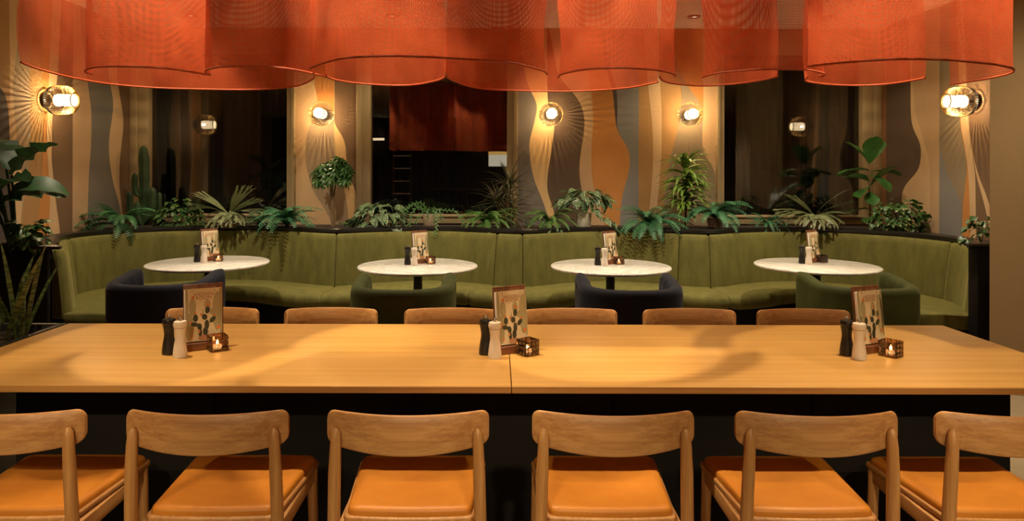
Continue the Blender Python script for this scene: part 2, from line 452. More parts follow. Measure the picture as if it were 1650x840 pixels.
# wide pier between the second and third window
mural(wb, cb, [V(834),
    [(45,836),(120,845),(149,855),(160,863),(173,866),(201,860),(230,852),(264,855),(292,861),(314,871),(330,877),(365,888)],
    [(45,881),(165,882),(185,890),(200,894),(238,889),(276,883),(302,881),(320,885),(330,890),(365,898)],
    [(45,884),(122,899),(140,914),(153,927),(170,937),(191,942),(213,941),(243,936),(271,933),(294,935),(317,940),(365,947)],
    [(45,940),(122,948),(153,953),(191,956),(238,953),(276,953),(297,955),(312,961),(332,968),(365,975)],
    [(45,965),(112,976),(145,987),(178,990),(200,992),(215,996),(233,1009),(248,1015),(269,1015),(294,1009),(309,1004),(327,1001),(365,998)],
    [(45,970),(112,984),(145,993.5),(178,995),(200,993.5),(215,996),(233,1009),(248,1015),(269,1015),(294,1009),(309,1004),(327,1001),(365,998)],
    V(1029),
    [(45,1036),(137,1044),(200,1051),(238,1052.5),(276,1052),(322,1048),(365,1043)],
    [(45,1060),(125,1063),(178,1066),(238,1066),(264,1065),(322,1060),(365,1055)],
    [(45,1064),(139,1098),(170,1097),(213,1091),(246,1082),(258,1079),(322,1070),(365,1062)],
    [(45,1070),(120,1096),(139,1108),(155,1121),(170,1132),(200,1132),(225,1131),(246,1133),(261,1143),(275,1153),(365,1153)],
    [(45,1133),(170,1133),(200,1132),(225,1131),(246,1133),(261,1143),(275,1153),(365,1153)],
    V(1154)], ['grey', 'yellow', 'umber', 'tan', 'orange', 'dark', 'slate', 'ochre', 'cream', 'ochre', 'olive', 'orange', 'cream'], Z0W, CEIL, putb)
WIN = [(212, 476, 241, 463), (575, 834, 597, 817), (1154, 1417, 1166, 1388)]
WZ0, WZ1 = .955, 2.80
for a, b, c, d in WIN:
    x0, x1 = bx(a), bx(b)
    for z0, z1, col in ((Z0W, WZ0, 'taupe'), (WZ1, CEIL, 'taupe')):
        wb.add([(x0,YB,z0),(x1,YB,z0),(x1,YB,z1),(x0,YB,z1)], [(0,1,2,3)], PKEYS.index(col))
wb.add([(XL,YB,0),(XR,YB,0),(XR,YB,Z0W),(XL,YB,Z0W)], [(0,1,2,3)], PKEYS.index('umber'))
struct(wb.build('wall_back', PM, fix=False))

wl = MB()
YL0 = 3.75
lb = lambda *p: list(p)
mural(wl, cl, [V(212),
    lb((45,190),(120,188),(153,192),(183,198),(206,199),(240,195),(266,192.5),(305,192.5),(332,196),(375,200)),
    lb((45,168),(120,174),(142,178),(165,183),(188,181),(227,175),(258,176),(290,181),(316,188),(332,193),(375,198)),
    lb((20,128),(90,135),(135,141),(178,147),(232,147),(285,143),(363,141),(375,141)),
    lb((0,117),(380,117)),
    lb((0,98),(120,93),(188,84),(258,83),(290,86),(327,90),(374,97)),
    lb((0,84),(120,79),(188,76),(245,75),(298,80),(337,81),(374,78)),
    lb((0,72),(120,67),(180,70),(245,69),(292,67),(342,63),(375,60)),
    lb((0,55),(120,47),(180,48),(232,50),(290,45),(324,39),(375,33)),
    lb((-60,33),(0,33),(60,30),(135,20),(196,24),(240,28),(300,38),(375,33)),
    lb((-60,15),(0,14),(120,16),(200,15),(300,18),(375,20)),
    lb((-60,-62),(110,-58),(126,-20),(135,2),(150,8),(175,13),(200,14.5),(300,17.5),(375,19.5)),
    lb((-60,-63),(375,-63)),
    lb((-60,-460),(375,-460))],
    ['brown', 'cream', 'grey', 'tan', 'brown', 'cream', 'orange', 'ochre', 'taupe', 'cream', 'ochre', 'dark', 'taupe'],
    Z0W - .4, CEIL, lambda u, z: (XL, u, z))
wl.add([(XL,YL0-.1,0),(XL,YB,0),(XL,YB,Z0W-.4),(XL,YL0-.1,Z0W-.4)], [(0,1,2,3)], PKEYS.index('umber'))
struct(wl.build('wall_left', PM, fix=False))

wr = MB()
mural(wr, cr, [V(1417),
    V(1428),
    [(60,1464),(131,1467),(177,1467),(200,1469),(211,1473),(230,1484),(252,1484),(274,1481),(287,1467),(298,1456),(314,1453),(375,1452)],
    [(60,1468),(131,1470),(177,1474),(208,1483),(252,1496),(290,1499),(375,1498)],
    V(1513.5),
    [(30,1514),(225,1514),(241,1516),(282,1527),(306,1541),(328,1549),(378,1550)],
    [(30,1540),(200,1547),(249,1556),(268,1558.5),(304,1554.5),(336,1551),(380,1551)],
    [(30,1541),(200,1548),(249,1557),(271,1559.5),(290,1561),(374,1564)],
    [(30,1552),(200,1560),(235,1564),(273,1571),(287,1571.5),(377,1573)],
    [(30,1552.5),(200,1560.5),(235,1564.5),(273,1572),(287,1574),(314,1583),(353,1592),(377,1597)],
    [(30,1553),(200,1561),(235,1565),(273,1574),(290,1580),(314,1590),(340,1598),(377,1606)],
    V(1612)],
    ['rust', 'umber', 'cream', 'tan', 'slate', 'olive', 'orange', 'cream', 'brown', 'cream', 'brown'],
    Z0W - .2, CEIL, lambda u, z: (XR, u, z))
yr1 = XR * F / (1612 - VX)
wr.add([(XR,4.74,0),(XR,YB,0),(XR,YB,Z0W-.2),(XR,4.74,Z0W-.2)], [(0,1,2,3)], PKEYS.index('umber'))
wr.add([(XR,4.74,Z0W-.2),(XR,yr1,Z0W-.2),(XR,yr1,CEIL),(XR,4.74,CEIL)], [(0,1,2,3)], PKEYS.index('brown'))
struct(wr.build('wall_bay_right', PM, fix=False))

# windows
for i, (a, b, c, d) in enumerate(WIN):
    x0, x1, g0, g1 = bx(a), bx(b), bx(c), bx(d)
    root = struct(empty('window_%d' % (i + 1), ((x0 + x1) / 2, YB, WZ0)))
    ox = (x0 + x1) / 2
    def fr(name, ax0, ax1, az0, az1, step_side):
        m = MB().box(ax0 - ox, ax1 - ox, -.025, .10, az0 - WZ0, az1 - WZ0)
        return m.build(name, M['frame'], root, bevel=.004)
    for s, (p0, p1) in ((0, (x0, g0)), (1, (g1, x1))):
        wj = p1 - p0
        fr('jamb', p0, p1, WZ0, WZ1, s)
        q0, q1 = (p0, p0 + wj * .42) if s == 0 else (p1 - wj * .42, p1)
        MB().box(q0 - ox, q1 - ox, -.045, -.024, 0, WZ1 - WZ0).build('jamb_moulding', M['frame'], root, bevel=.004)
    fr('window_sill', g0, g1, WZ0, 1.045, 0)
    MB().box(g0 - ox, g1 - ox, -.045, -.024, .068, .092).build('sill_moulding', M['frame'], root, bevel=.004)
    fr('window_head', g0, g1, 2.70, WZ1, 0)
    MB().box(g0 - ox, g1 - ox, .055, .063, 1.045 - WZ0, 2.70 - WZ0).build('pane', M['pane'], root)
    cm = MB(); n = 90; vs = []
    for q in range(n + 1):
        xx = x0 - ox + (x1 - x0) * q / n
        yy = .24 + .02 * math.sin(q * 1.1) + .012 * math.sin(q * .37)
        vs += [(xx, yy, -WZ0 + .002), (xx, yy, CEIL - WZ0)]
    cm.add(vs, [(2*q, 2*q+2, 2*q+3, 2*q+1) for q in range(n)])
    cu = cm.build('string_curtain', M['curtain'], None, (ox, YB, WZ0), smooth=True, fix=False)
    tag(cu, 'dark sheer string curtain hanging outside the %s window' % ['left', 'middle', 'right'][i], 'curtain', 'dark string curtains behind the window panes')

# ------------------------------------------------------------------ ceiling downlights
def spot(parent, loc, energy, size_deg, blend, aim=(0, 0), rad=.03, col=WARM):
    l = bpy.data.lights.new('downlight_beam', 'SPOT'); l.energy = energy; l.color = col
    l.spot_size = math.radians(size_deg); l.spot_blend = blend; l.shadow_soft_size = rad
    o = bpy.data.objects.new('downlight_beam', l); COL.objects.link(o); o.parent = parent
    o.location = loc; o.rotation_euler = (aim[0], aim[1], 0)
    return o
dl_ring = MB().lathe([(.040, -.004), (.040, -.016), (.058, -.016), (.062, -.006), (.062, 0), (.040, 0)], 24, cap=False).mesh('trim_ring', M['black_metal'], smooth=True)
dl_lens = MB().lathe([(.0, -.003), (.040, -.003), (.040, -.001), (0, -.001)], 24, cap=False).mesh('lens', M['downlight_lens'], smooth=True)
def downlight(x, y, energy, size, blend, label, group, aim=(0, 0), rad=.03, col=WARM):
    r = empty('downlight', (x, y, CEIL)); tag(r, label, 'downlight', group)
    link('trim_ring', dl_ring, r); link('lens', dl_lens, r)
    spot(r, (0, 0, -.03), energy, size, blend, aim, rad, col)
O4 = ['leftmost', 'second from left', 'second from right', 'rightmost']
for x, o in zip((-1.62, -.56, .52, 1.58), O4):
    downlight(x, 2.80, K_TABLE, 66, .25, 'black ceiling downlight above the oak communal table, ' + o, 'downlights above the communal table')
for x, o in zip((-2.33, -.62, .93, 2.60), O4):
    downlight(x, 4.98, K_ROUND, 98, .5, 'black ceiling downlight in front of the green booths, ' + o, 'downlights above the booths', aim=(math.radians(12), 0), rad=.02, col=(1, .83, .60))
for x, o in zip((-2.9, -1.0, 1.85, 3.1), O4):
    downlight(x, 6.45, K_PLANT, 115, .6, 'black ceiling downlight above the row of plants, ' + o, 'downlights above the plants')
for x, o in zip((-2.0, -.7, .7, 2.0), O4):
    downlight(x, -1.2, K_ROOM, 42, .5, 'black ceiling spot behind the viewer aimed at the chair backs, ' + o, 'ceiling spots behind the viewer', aim=(math.radians(46), 0), rad=.05)
downlight(3.9, 3.0, 115, 110, .8, 'added unseen fill downlight brightening the plain beige wall', 'downlights above the open floor', aim=(math.radians(28), 0), rad=.05)  # unseen lamp, added because the beige wall came out too dark
downlight(-2.5, 2.6, 22, 62, .6, 'black ceiling downlight above the snake plants', 'downlights above the open floor', rad=.05)

# ------------------------------------------------------------------ banquette booths
PATH = catmull([(-3.08,4.84),(-3.082,4.95),(-3.19,5.16),(-3.37,5.40),(-3.46,5.66),(-3.40,5.94),(-3.18,6.20),(-2.82,6.37),(-2.38,6.42),(-1.95,6.31),(-1.66,6.15),(-1.48,6.08),(-1.34,6.11),
    (-1.10,6.26),(-.66,6.40),(-.28,6.28),(.02,6.12),(.20,6.06),(.36,6.10),(.60,6.25),(1.0,6.40),(1.38,6.29),(1.68,6.12),(1.87,6.06),(2.03,6.10),
    (2.25,6.25),(2.70,6.41),(3.08,6.32),(3.36,6.08),(3.53,5.78),(3.58,5.45),(3.51,5.16),(3.42,5.0),(3.40,4.88)], .025)
TAN = np.gradient(PATH, axis=0); TAN /= np.linalg.norm(TAN, axis=1)[:, None]
NOR = np.stack([-TAN[:, 1], TAN[:, 0]], 1)
def nearest(x, y=None, lo=0):
    d = np.abs(PATH[:, 0] - x) + (0 if y is None else np.abs(PATH[:, 1] - y)); d[:lo] = 9
    return int(d.argmin())
iS = nearest(-3.46, 5.64); iM = nearest(-2.78, 6.38)
c1, c2, c3 = nearest(-1.44, 6.08), nearest(.23, 6.06), nearest(1.90, 6.06)
m2 = nearest(-.05, 6.15); m3 = nearest(1.62, 6.15); m4 = nearest(2.98, 6.36); e4 = nearest(3.585, 5.5)
END = len(PATH) - 1

def swept(i0, i1, prof, origin, pinch=.012):
    rings = []
    idx = list(range(i0, i1 + 1))
    for j, i in enumerate(idx):
        sh = 0
        px, py = PATH[i]
        if j == 0: px += TAN[i][0]*.003; py += TAN[i][1]*.003; sh = 1
        if j == len(idx) - 1: px -= TAN[i][0]*.003; py -= TAN[i][1]*.003; sh = 1
        ring = []
        cn = sum(p[0] for p in prof) / len(prof); cz = sum(p[1] for p in prof) / len(prof)
        for n, z in prof:
            if sh:
                n = n + (pinch if n < cn else -pinch); z = z + (pinch if z < cz else -pinch)
            ring.append((px + NOR[i][0]*n - origin[0], py + NOR[i][1]*n - origin[1], z))
        rings.append(ring)
    return MB().sweep(rings)
BACK = [(0,.42),(.0,.47),(.018,.65),(.045,.86),(.055,.90),(.070,.918),(.085,.92),(.10,.91),(.105,.88),(.10,.42)]
SEAT = [(-.43,.345),(-.455,.375),(-.46,.42),(-.445,.45),(-.41,.466),(-.2,.470),(.01,.462),(.01,.345)]
PLIN = [(-.37,0.0),(-.37,.344),(.05,.344),(.05,0.0)]
BOOTHS = [
  ((0, c1), [(0, iS), (iS, iM), (iM, c1)], [(0, iM), (iM, c1)], 'olive velvet booth bench at the left end beside the black cabinet'),
  ((c1, c2), [(c1, m2), (m2, c2)], [(c1, m2), (m2, c2)], 'olive velvet booth bench second from left, behind the moss green tub chair'),
  ((c2, c3), [(c2, m3), (m3, c3)], [(c2, m3), (m3, c3)], 'olive velvet booth bench third from left, under the ribbed pale pot'),
  ((c3, END), [(c3, m4), (m4, e4), (e4, END)], [(c3, m4), (m4, END)], 'olive velvet booth bench at the right end beside the plain beige wall'),
]
for (a, b), backs, seats, lab in BOOTHS:
    mid = PATH[(a + b) // 2]
    og = (float(mid[0]), float(mid[1]) - .3)
    r = empty('booth_bench', (og[0], og[1], 0)); tag(r, lab, 'bench', 'curved velvet booth benches')
    for p, q in backs: swept(p, q, BACK, og).build('backrest', M['green_velvet'], r, smooth=True)
    for p, q in seats: swept(p, q, SEAT, og).build('seat_cushion', M['green_velvet'], r, smooth=True)
    swept(a, b, PLIN, og, 0).build('plinth', M['black_lam'], r)

# planter ledge behind the booths
def gsm(a, n):
    k = np.hanning(2*n+1); k /= k.sum()
    p = np.concatenate([2*a[0]-a[n:0:-1], a, 2*a[-1]-a[-2:-n-2:-1]])
    return np.stack([np.convolve(p[:, q], k, 'valid') for q in (0, 1)], 1)
LP = gsm(PATH + NOR * .13, 14)
LP[:, 0] = np.clip(LP[:, 0], XL + .06, XR - .06)
LT = np.gradient(LP, axis=0); LT /= np.linalg.norm(LT, axis=1)[:, None] + 1e-9
LN = np.stack([-LT[:, 1], LT[:, 0]], 1)
led = empty('planter_ledge', (0, 6.6, 0)); tag(led, 'long black wavy planter ledge running behind the green booths', 'planter')
rings = []
for i in range(0, len(LP), 2):
    rings.append([(LP[i][0] + LN[i][0]*n, LP[i][1] + LN[i][1]*n - 6.6, z) for n, z in ((-.03,.920),(-.035,.93),(-.035,.956),(-.02,.964),(.03,.964),(.035,.955),(.035,.920))])
MB().sweep(rings).build('lip', M['black_gloss'], led, smooth=True)
rings = [[(LP[i][0] + LN[i][0]*n, LP[i][1] + LN[i][1]*n - 6.6, z) for n, z in ((-.015,0),(-.015,.919),(.015,.919),(.015,0))] for i in range(0, len(LP), 2)]
MB().sweep(rings).build('trough_front', M['black_lam'], led)
out = [(float(p[0]), float(p[1]) - 6.6) for p in LP[::2]] + [(XR-.012, 4.9-6.6), (XR-.012, 6.94-6.6), (XL+.012, 6.94-6.6), (XL+.012, 4.84-6.6)]
MB().prism(out, .905, .945).build('soil', M['soil'], led)

# black end cabinets
r = empty('end_cabinet', (-3.34, 4.52, 0)); tag(r, 'black cabinet at the left end of the booths carrying tall leafy plants', 'cabinet', 'black cabinets at the booth ends')
cab = lambda k, f: [(-.38, -.10), (.41 + k, -.07 - f), (.41 + k, -.04 - f), (.21 + k, .24), (-.38, .24)]
MB().prism(cab(-.005, 0), 0, .965).build('cabinet_body', M['black_lam'], r, bevel=.004)
MB().prism([(-.39, -.13), (.502, -.10), (.502, -.07), (.21, .24), (-.39, .24)], .966, .986).build('cabinet_top', M['black_gloss'], r, bevel=.005)
MB().lathe([(.0,0),(.15,0),(.15,.014),(0,.014)], 20, (.06, .06, .986)).build('soil_patch', M['soil'], r)
r = empty('end_cabinet', (3.62, 4.81, 0)); tag(r, 'black cabinet at the right end of the booths half hidden by the beige wall', 'cabinet', 'black cabinets at the booth ends')
MB().box(-.27, .28, -.05, .05, 0, .965).build('cabinet_body', M['black_lam'], r, bevel=.004)
MB().box(-.34, .285, -.06, .06, .966, .984).build('cabinet_top', M['black_gloss'], r, bevel=.005)

# ------------------------------------------------------------------ communal table
TX0, TX1, TY0, TY1 = -2.025, 2.107, 2.284, 3.228
t = empty('communal_table', (.048, 2.75, 0)); tag(t, 'long oak communal table with a black panelled base', 'table')
for a, b in ((TX0, .0465), (.0495, TX1)):
    o = MB().box(a - .048, b - .048, TY0 - 2.75, TY1 - 2.75, .727, .75).build('tabletop_board', M['oak_top'], t, bevel=.0015)
    MB().box(a - .048, b - .048, TY0 - 2.753, TY0 - 2.7501, .7275, .7488).build('edge_band', M['oak_edge'], o)
xs = np.linspace(-1.80, 1.92, 6)
for a, b in zip(xs[:-1], xs[1:]):
    MB().box(a + .002 - .048, b - .002 - .048, -.20, -.18, .0, .726).build('base_panel', M['black_lam'], t, bevel=.002)
    MB().box(a + .002 - .048, b - .002 - .048, .10, .12, .0, .726).build('base_panel', M['black_lam'], t, bevel=.002)
for x in (-1.80, 1.90): MB().box(x - .048, x + .02 - .048, -.178, .098, .0, .726).build('end_panel', M['black_lam'], t, bevel=.002)

# planter trough at the left end of the table
pt = empty('planter_trough', (-2.50, 2.72, 0)); tag(pt, 'black planter trough with dark soil at the left end of the oak table', 'planter')
for a, b, c, d in ((-.5,.468,-.52,-.49),(-.5,.468,.478,.508),(-.5,-.47,-.49,.478),(.438,.468,-.49,.478)):
    MB().box(a, b, c, d, 0, .752).build('side_panel', M['black_metal'], pt, bevel=.002)
sm = MB(); n = 26
rs = random.Random(3)
vs = [(-.47 + .908*i/n, -.49 + .968*j/n, .715 + rs.uniform(-.008, .008)) for j in range(n+1) for i in range(n+1)]
sm.add(vs, [(j*(n+1)+i, j*(n+1)+i+1, (j+1)*(n+1)+i+1, (j+1)*(n+1)+i) for j in range(n) for i in range(n)])
sm.build('soil', M['soil'], pt, fix=False)

# ------------------------------------------------------------------ oak chairs
def chair_meshes():
    d = {}
    # curved back panel
    W, R_, n = .23, .024, 34
    xs = sorted(set([W * math.sin(PI/2 * q / n) for q in range(-n, n + 1)]))
    rings = []
    for x in xs:
        s = x / W; yc = -.215 - .055 * (1 - s*s)
        over = max(0, abs(x) - (W - R_)); c = R_ - math.sqrt(max(0, R_*R_ - over*over))
        zt = .79 - c; zb = .677 + .018*s*s + c
        th = .0065
        rings.append([(x, yc - th, zb+.004), (x, yc - th, zt-.004), (x, yc - th*.4, zt), (x, yc + th*.4, zt), (x, yc + th, zt-.004), (x, yc + th, zb+.004), (x, yc+th*.4, zb), (x, yc-th*.4, zb)])
    d['backrest'] = MB().sweep(rings).mesh('backrest', M['oak_x'], smooth=True)
    for s, nm in ((-1, 'L'), (1, 'R')):
        d['rear'+nm] = MB().tube([(s*.220,-.235,0),(s*.212,-.236,.25),(s*.207,-.238,.45),(s*.203,-.246,.62),(s*.200,-.2475,.70),(s*.1985,-.2465,.735),(s*.198,-.245,.747)],
                                 [.014,.0165,.018,.0175,.0155,.013,.006], 14).mesh('rear_leg', M['oak_z'], smooth=True)
        d['front'+nm] = MB().tube([(s*.204,.172,0),(s*.199,.168,.2),(s*.194,.164,.462)], [.013,.016,.018], 12).mesh('front_leg', M['oak_z'], smooth=True)
        d['rail'+nm] = MB().add([(s*(.182+dx), -.225, z) for dx in (0,.022) for z in (.405,.455)] + [(s*(.184+dx), .165, z) for dx in (0,.022) for z in (.415,.458)],
            [(0,1,3,2),(4,6,7,5),(0,4,5,1),(2,3,7,6),(1,5,7,3),(0,2,6,4)]).mesh('side_rail', M['oak_y'], bevel=.004)
    d['rail_back'] = MB().box(-.20, .20, -.238, -.214, .405, .455).mesh('back_rail', M['oak_x'], bevel=.004)
    d['rail_front'] = MB().box(-.195, .195, .155, .177, .415, .457).mesh('front_rail', M['oak_x'], bevel=.004)
    def outline(hr, hf, y0, y1, rad, bow):
        pts = []
        for (cx, cy, a0) in ((hf-rad, y1-rad, 0), (-(hf-rad), y1-rad, 90), (-(hr-rad), y0+rad, 180), (hr-rad, y0+rad, 270)):
            for q in range(6):
                a = math.radians(a0 + 90*q/5); pts.append((cx + rad*math.cos(a), cy + rad*math.sin(a)))
            if a0 == 180:
                for q in range(1, 8):
                    s = -1 + 2*q/8; pts.append((s*(hr-rad), y0 - bow*(1-s*s)))
        return pts
    rim = outline(.190, .214, -.206, .194, .022, .008)
    d['seat_rim'] = MB().prism(rim, .458, .476).mesh('seat_rim', M['oak_y'], bevel=.005)
    # leather pad with a soft domed top
    base = outline(.181, .205, -.196, .186, .026, .008)
    mb = MB(); cx = sum(p[0] for p in base)/len(base); cy = sum(p[1] for p in base)/len(base)
    rings = []
    for k, z in ((1.0,.476),(1.0,.485),(.985,.492),(.955,.4965),(.85,.498),(.6,.4955),(.3,.494),(.05,.494)):
        rings.append([(cx + (x-cx)*k, cy + (y-cy)*k, z) for x, y in base])
    d['seat_pad'] = mb.sweep(rings).mesh('seat_pad', M['leather'], smooth=True)
    return d
CD = chair_meshes()
def oak_chair(x, y, rz, label, group):
    r = empty('dining_chair', (x, y, 0), rz); tag(r, label, 'chair', group)
    for nm, k in (('backrest','backrest'),('leg','rearL'),('leg','rearR'),('leg','frontL'),('leg','frontR'),('side_rail','railL'),('side_rail','railR'),
                  ('back_rail','rail_back'),('front_rail','rail_front'),('seat_frame','seat_rim'),('seat_pad','seat_pad')):
        link(nm, CD[k], r)
ords = ['leftmost, cut by the left edge', 'second from left', 'third from left', 'third from right', 'second from right', 'rightmost, cut by the right edge']
for x, o in zip((-1.402,-.824,-.253,.330,.909,1.478), ords):
    oak_chair(x, 2.162, 0, 'oak chair with tan leather seat in the front row, ' + o, 'oak chairs on the near side of the table')
for x, o in zip((-1.408,-.822,-.230,.362,.948,1.512), ['leftmost','second from left','third from left','third from right','second from right','rightmost']):
    oak_chair(x, 3.159, PI, 'oak chair back showing over the far table edge, ' + o, 'oak chairs on the far side of the table')

# ------------------------------------------------------------------ marble tables
mt = {
 'top': MB().lathe([(0,.728),(.452,.728),(.463,.733),(.465,.740),(.463,.747),(.458,.750),(0,.750)], 72, cap=False).mesh('marble_top', M['marble'], smooth=True),
 'col': MB().lathe([(.034,.02),(.034,.70),(.09,.715),(.09,.727)], 24).mesh('column', M['black_metal'], smooth=True),
 'base': MB().lathe([(.24,0),(.24,.012),(.22,.02),(.04,.026)], 40).mesh('foot', M['black_metal'], smooth=True)}
RT = [(-2.31, 5.46), (-.62, 5.32), (.88, 5.32), (2.52, 5.40)]
for (x, y), o in zip(RT, ['beside the left navy tub chair', 'behind the moss green tub chair near the middle', 'behind the navy tub chair near the middle', 'behind the rightmost tub chair']):
    r = empty('round_table', (x, y, 0), x); tag(r, 'round white marble pedestal table ' + o, 'table', 'round marble tables in the booths')
    link('marble_top', mt['top'], r); link('column', mt['col'], r); link('foot', mt['base'], r)

# ------------------------------------------------------------------ tub chairs
def tub_meshes(mat):
    path = []
    a, b = .302, .29
    for q in range(9): path.append((a, .27 - .25*q/8))
    for q in range(1, 48):
        th = PI*q/48; e = .82
        path.append((a*math.copysign(abs(math.cos(th))**e, math.cos(th)), .02 - b*abs(math.sin(th))**e))
    for q in range(9): path.append((-a, .02 + .25*q/8))
    pa = np.array(path); T = np.gradient(pa, axis=0); T /= np.linalg.norm(T, axis=1)[:, None]
    Nn = np.stack([-T[:, 1], T[:, 0]], 1)
    # make sure the normal points outward
    rings = []; L = len(pa)
    arc = np.concatenate([[0], np.cumsum(np.linalg.norm(np.diff(pa, axis=0), axis=1))]); tot = arc[-1]
    for i in range(L):
        nx, ny = Nn[i]
        if nx*pa[i][0] + ny*(pa[i][1]-.1) < 0: nx, ny = -nx, -ny
        f = max(0, min(1, (pa[i][1] + .12) / .36)); f = f*f*(3-2*f)
        zt = .722 + .040*f
        sc = .010 * abs(math.sin(PI * arc[i] / tot * 13))
        e = 1.0
        if i == 0 or i == L-1: e = .55
        elif i == 1 or i == L-2: e = .88
        prof = [(.043,.12),(.045,zt-.05),(.040,zt-.02),(.022,zt-.003),(0,zt),(-.025,zt-.004),(-.042-sc*.5,zt-.03),(-.046-sc,zt-.08),(-.046-sc,.30),(-.046,.12)]
        rings.append([(pa[i][0] + nx*n*e, pa[i][1] + ny*n*e, z if e == 1 else z - (1-e)*.012*(z > .5)) for n, z in prof])
    d = {'shell': MB().sweep(rings).mesh('shell', mat, smooth=True)}
    seat = [(-.25*1, .29)] 
    pts = []
    for q in range(25):
        th = PI + PI*q/24; pts.append((.248*math.cos(th), .0 + .225*math.sin(th)))
    pts += [(.248,.27),(.22,.30),(-.22,.30),(-.248,.27)]
    mb = MB(); cx, cy = 0, .03; rg = []
    for k, z in ((.97,.15),(1,.17),(1,.40),(.985,.425),(.94,.44),(.6,.447),(.05,.449)):
        rg.append([(cx+(x-cx)*k, cy+(y-cy)*k, z) for x, y in pts])
    d['seat'] = mb.sweep(rg).mesh('seat_cushion', mat, smooth=True)
    d['base'] = MB().lathe([(.20,0),(.20,.015),(.03,.02),(.03,.118),(.19,.12)], 32).mesh('pedestal', M['black_metal'], smooth=True)
    return d
tubs = {k: tub_meshes(M[k]) for k in ('navy_velvet', 'moss_velvet')}
for x, y, k, lab in ((-2.34, 4.775, 'navy_velvet', 'navy velvet tub chair at the left booth, channelled inside'),
                     (-.638, 4.615, 'moss_velvet', 'moss green velvet tub chair seen from behind, left of the middle'),
                     (.894, 4.615, 'navy_velvet', 'navy velvet tub chair seen from behind, right of the middle'),
                     (2.50, 4.70, 'moss_velvet', 'moss green velvet tub chair at the right booth, rightmost')):
    r = empty('tub_chair', (x, y, 0)); tag(r, lab, 'armchair', 'velvet tub chairs')
    link('shell', tubs[k]['shell'], r); link('seat_cushion', tubs[k]['seat'], r); link('pedestal', tubs[k]['base'], r)

# ------------------------------------------------------------------ table-top sets
mill_prof = [(.0,0),(.0255,0),(.0262,.004),(.0258,.018),(.0225,.045),(.0182,.070),(.0180,.082),(.0200,.098),(.0220,.108),(.0224,.112)]
head_prof = [(.0222,.1135),(.0248,.117),(.0252,.128),(.0225,.137),(.012,.1395),(0,.14)]
def mill_meshes(k):
    return (MB().lathe(mill_prof, 28).mesh('mill_body', M[k], smooth=True), MB().lathe(head_prof, 28).mesh('mill_head', M[k], smooth=True))
MILL = {'pepper': mill_meshes('pepper'), 'salt': mill_meshes('salt')}
KNOB = MB().lathe([(.004,.139),(.004,.143),(.0075,.145),(.008,.149),(.006,.153),(0,.154)], 16).mesh('knob', M['steel'], smooth=True)
COLLAR = MB().lathe([(.0215,.1118),(.0215,.1138)], 24).mesh('collar', M['black_metal'], smooth=True)
def mill(k, x, y, z, label, group):
    r = empty('pepper_mill' if k == 'pepper' else 'salt_mill', (x, y, z)); tag(r, label, 'mill', group)
    link('mill_body', MILL[k][0], r); link('mill_head', MILL[k][1], r); link('collar', COLLAR, r); link('knob', KNOB, r)

def ell(mb, cx, cy, rx, ry, rot, lay, mi, n=18):
    W, H = .136, .206
    vs = []
    for q in range(n):
        a = 2*PI*q/n; u = rx*math.cos(a); v = ry*math.sin(a)
        x = (u*math.cos(rot) - v*math.sin(rot)) * W + (cx - .5)*W; z = (u*math.sin(rot) + v*math.cos(rot)) * W + cy*H
        vs.append((min(.5*W, max(-.5*W, x)), -.0004*(lay+1), min(H, max(0, z))))
    mb.add(vs, [tuple(range(n))], mi)
def menu_meshes():
    d = {}
    d['block'] = MB().box(-.075, .075, -.028, .028, 0, .030).mesh('base_block', M['walnut_x'], bevel=.002)
    d['board'] = MB().box(-.075, .075, -.004, .004, 0, .232).mesh('board', M['walnut'], bevel=.0015)
    d['pages'] = MB().box(-.0725, .069, -.0168, -.0065, .004, .212).mesh('pages', M['paper_white'], bevel=.0005)
    d['cover'] = MB().box(-.069, .069, -.0180, -.0170, .004, .214).mesh('cover', M['paper'])
    mb = MB()
    D_, Pl, Or, Pk = 0, 1, 2, 3
    for a in ((.19,.66,.10,.26,0),(.87,.55,.14,.58,0),(.60,.68,.09,.17,0),(.74,.55,.10,.09,.4),(.10,.28,.12,.40,0),(.02,.6,.06,.7,0),(.97,.6,.06,.75,0),(.47,.5,.015,.16,0)):
        ell(mb, *a, 0, Pl)
    for a in ((.27,.44,.07,.11,0),(.24,.32,.10,.065,-.2),(.38,.27,.065,.10,.1),(.60,.58,.065,.105,-.15),(.52,.45,.075,.09,.3),(.74,.39,.11,.065,.8),(.58,.30,.065,.14,0),(.54,.17,.07,.13,0),(.40,.15,.05,.12,0)):
        ell(mb, *a, 1, D_)
    for a in ((.20,.84,.045,.05,0),(.61,.69,.04,.05,0),(.26,.535,.03,.04,0),(.43,.50,.03,.04,0),(.80,.47,.03,.04,0),(.13,.36,.03,.05,0),(.37,.18,.03,.055,0),(.17,.10,.03,.05,0),(.90,.23,.06,.05,0)):
        ell(mb, *a, 2, Or)
    ell(mb, .52, .05, .18, .09, 0, 1, Pk)
    d['print'] = mb.mesh('cactus_print', [M['print_dark'], M['print_pale'], M['print_orange'], M['print_pink']], fix=False)
    d['ring'] = MB().tube([(0, -.019 + .016*(1-math.cos(a))/1.0*.9, .206 + .012*math.sin(a)) for a in np.linspace(-.7, PI+.5, 14)], .0011, 6).mesh('ring', M['steel'], smooth=True)
    txt = bpy.data.curves.new('menu_title', 'FONT'); txt.body = 'HIDDEN\nROOM'; txt.size = .0185; txt.align_x = 'CENTER'; txt.space_line = .78; txt.space_character = 1.12
    txt.materials.append(M['print_rust'])
    to = bpy.data.objects.new('menu_title', txt); COL.objects.link(to)
    bpy.context.view_layer.update()
    d['title'] = bpy.data.meshes.new_from_object(to.evaluated_get(bpy.context.evaluated_depsgraph_get()))
    bpy.data.objects.remove(to)
    return d
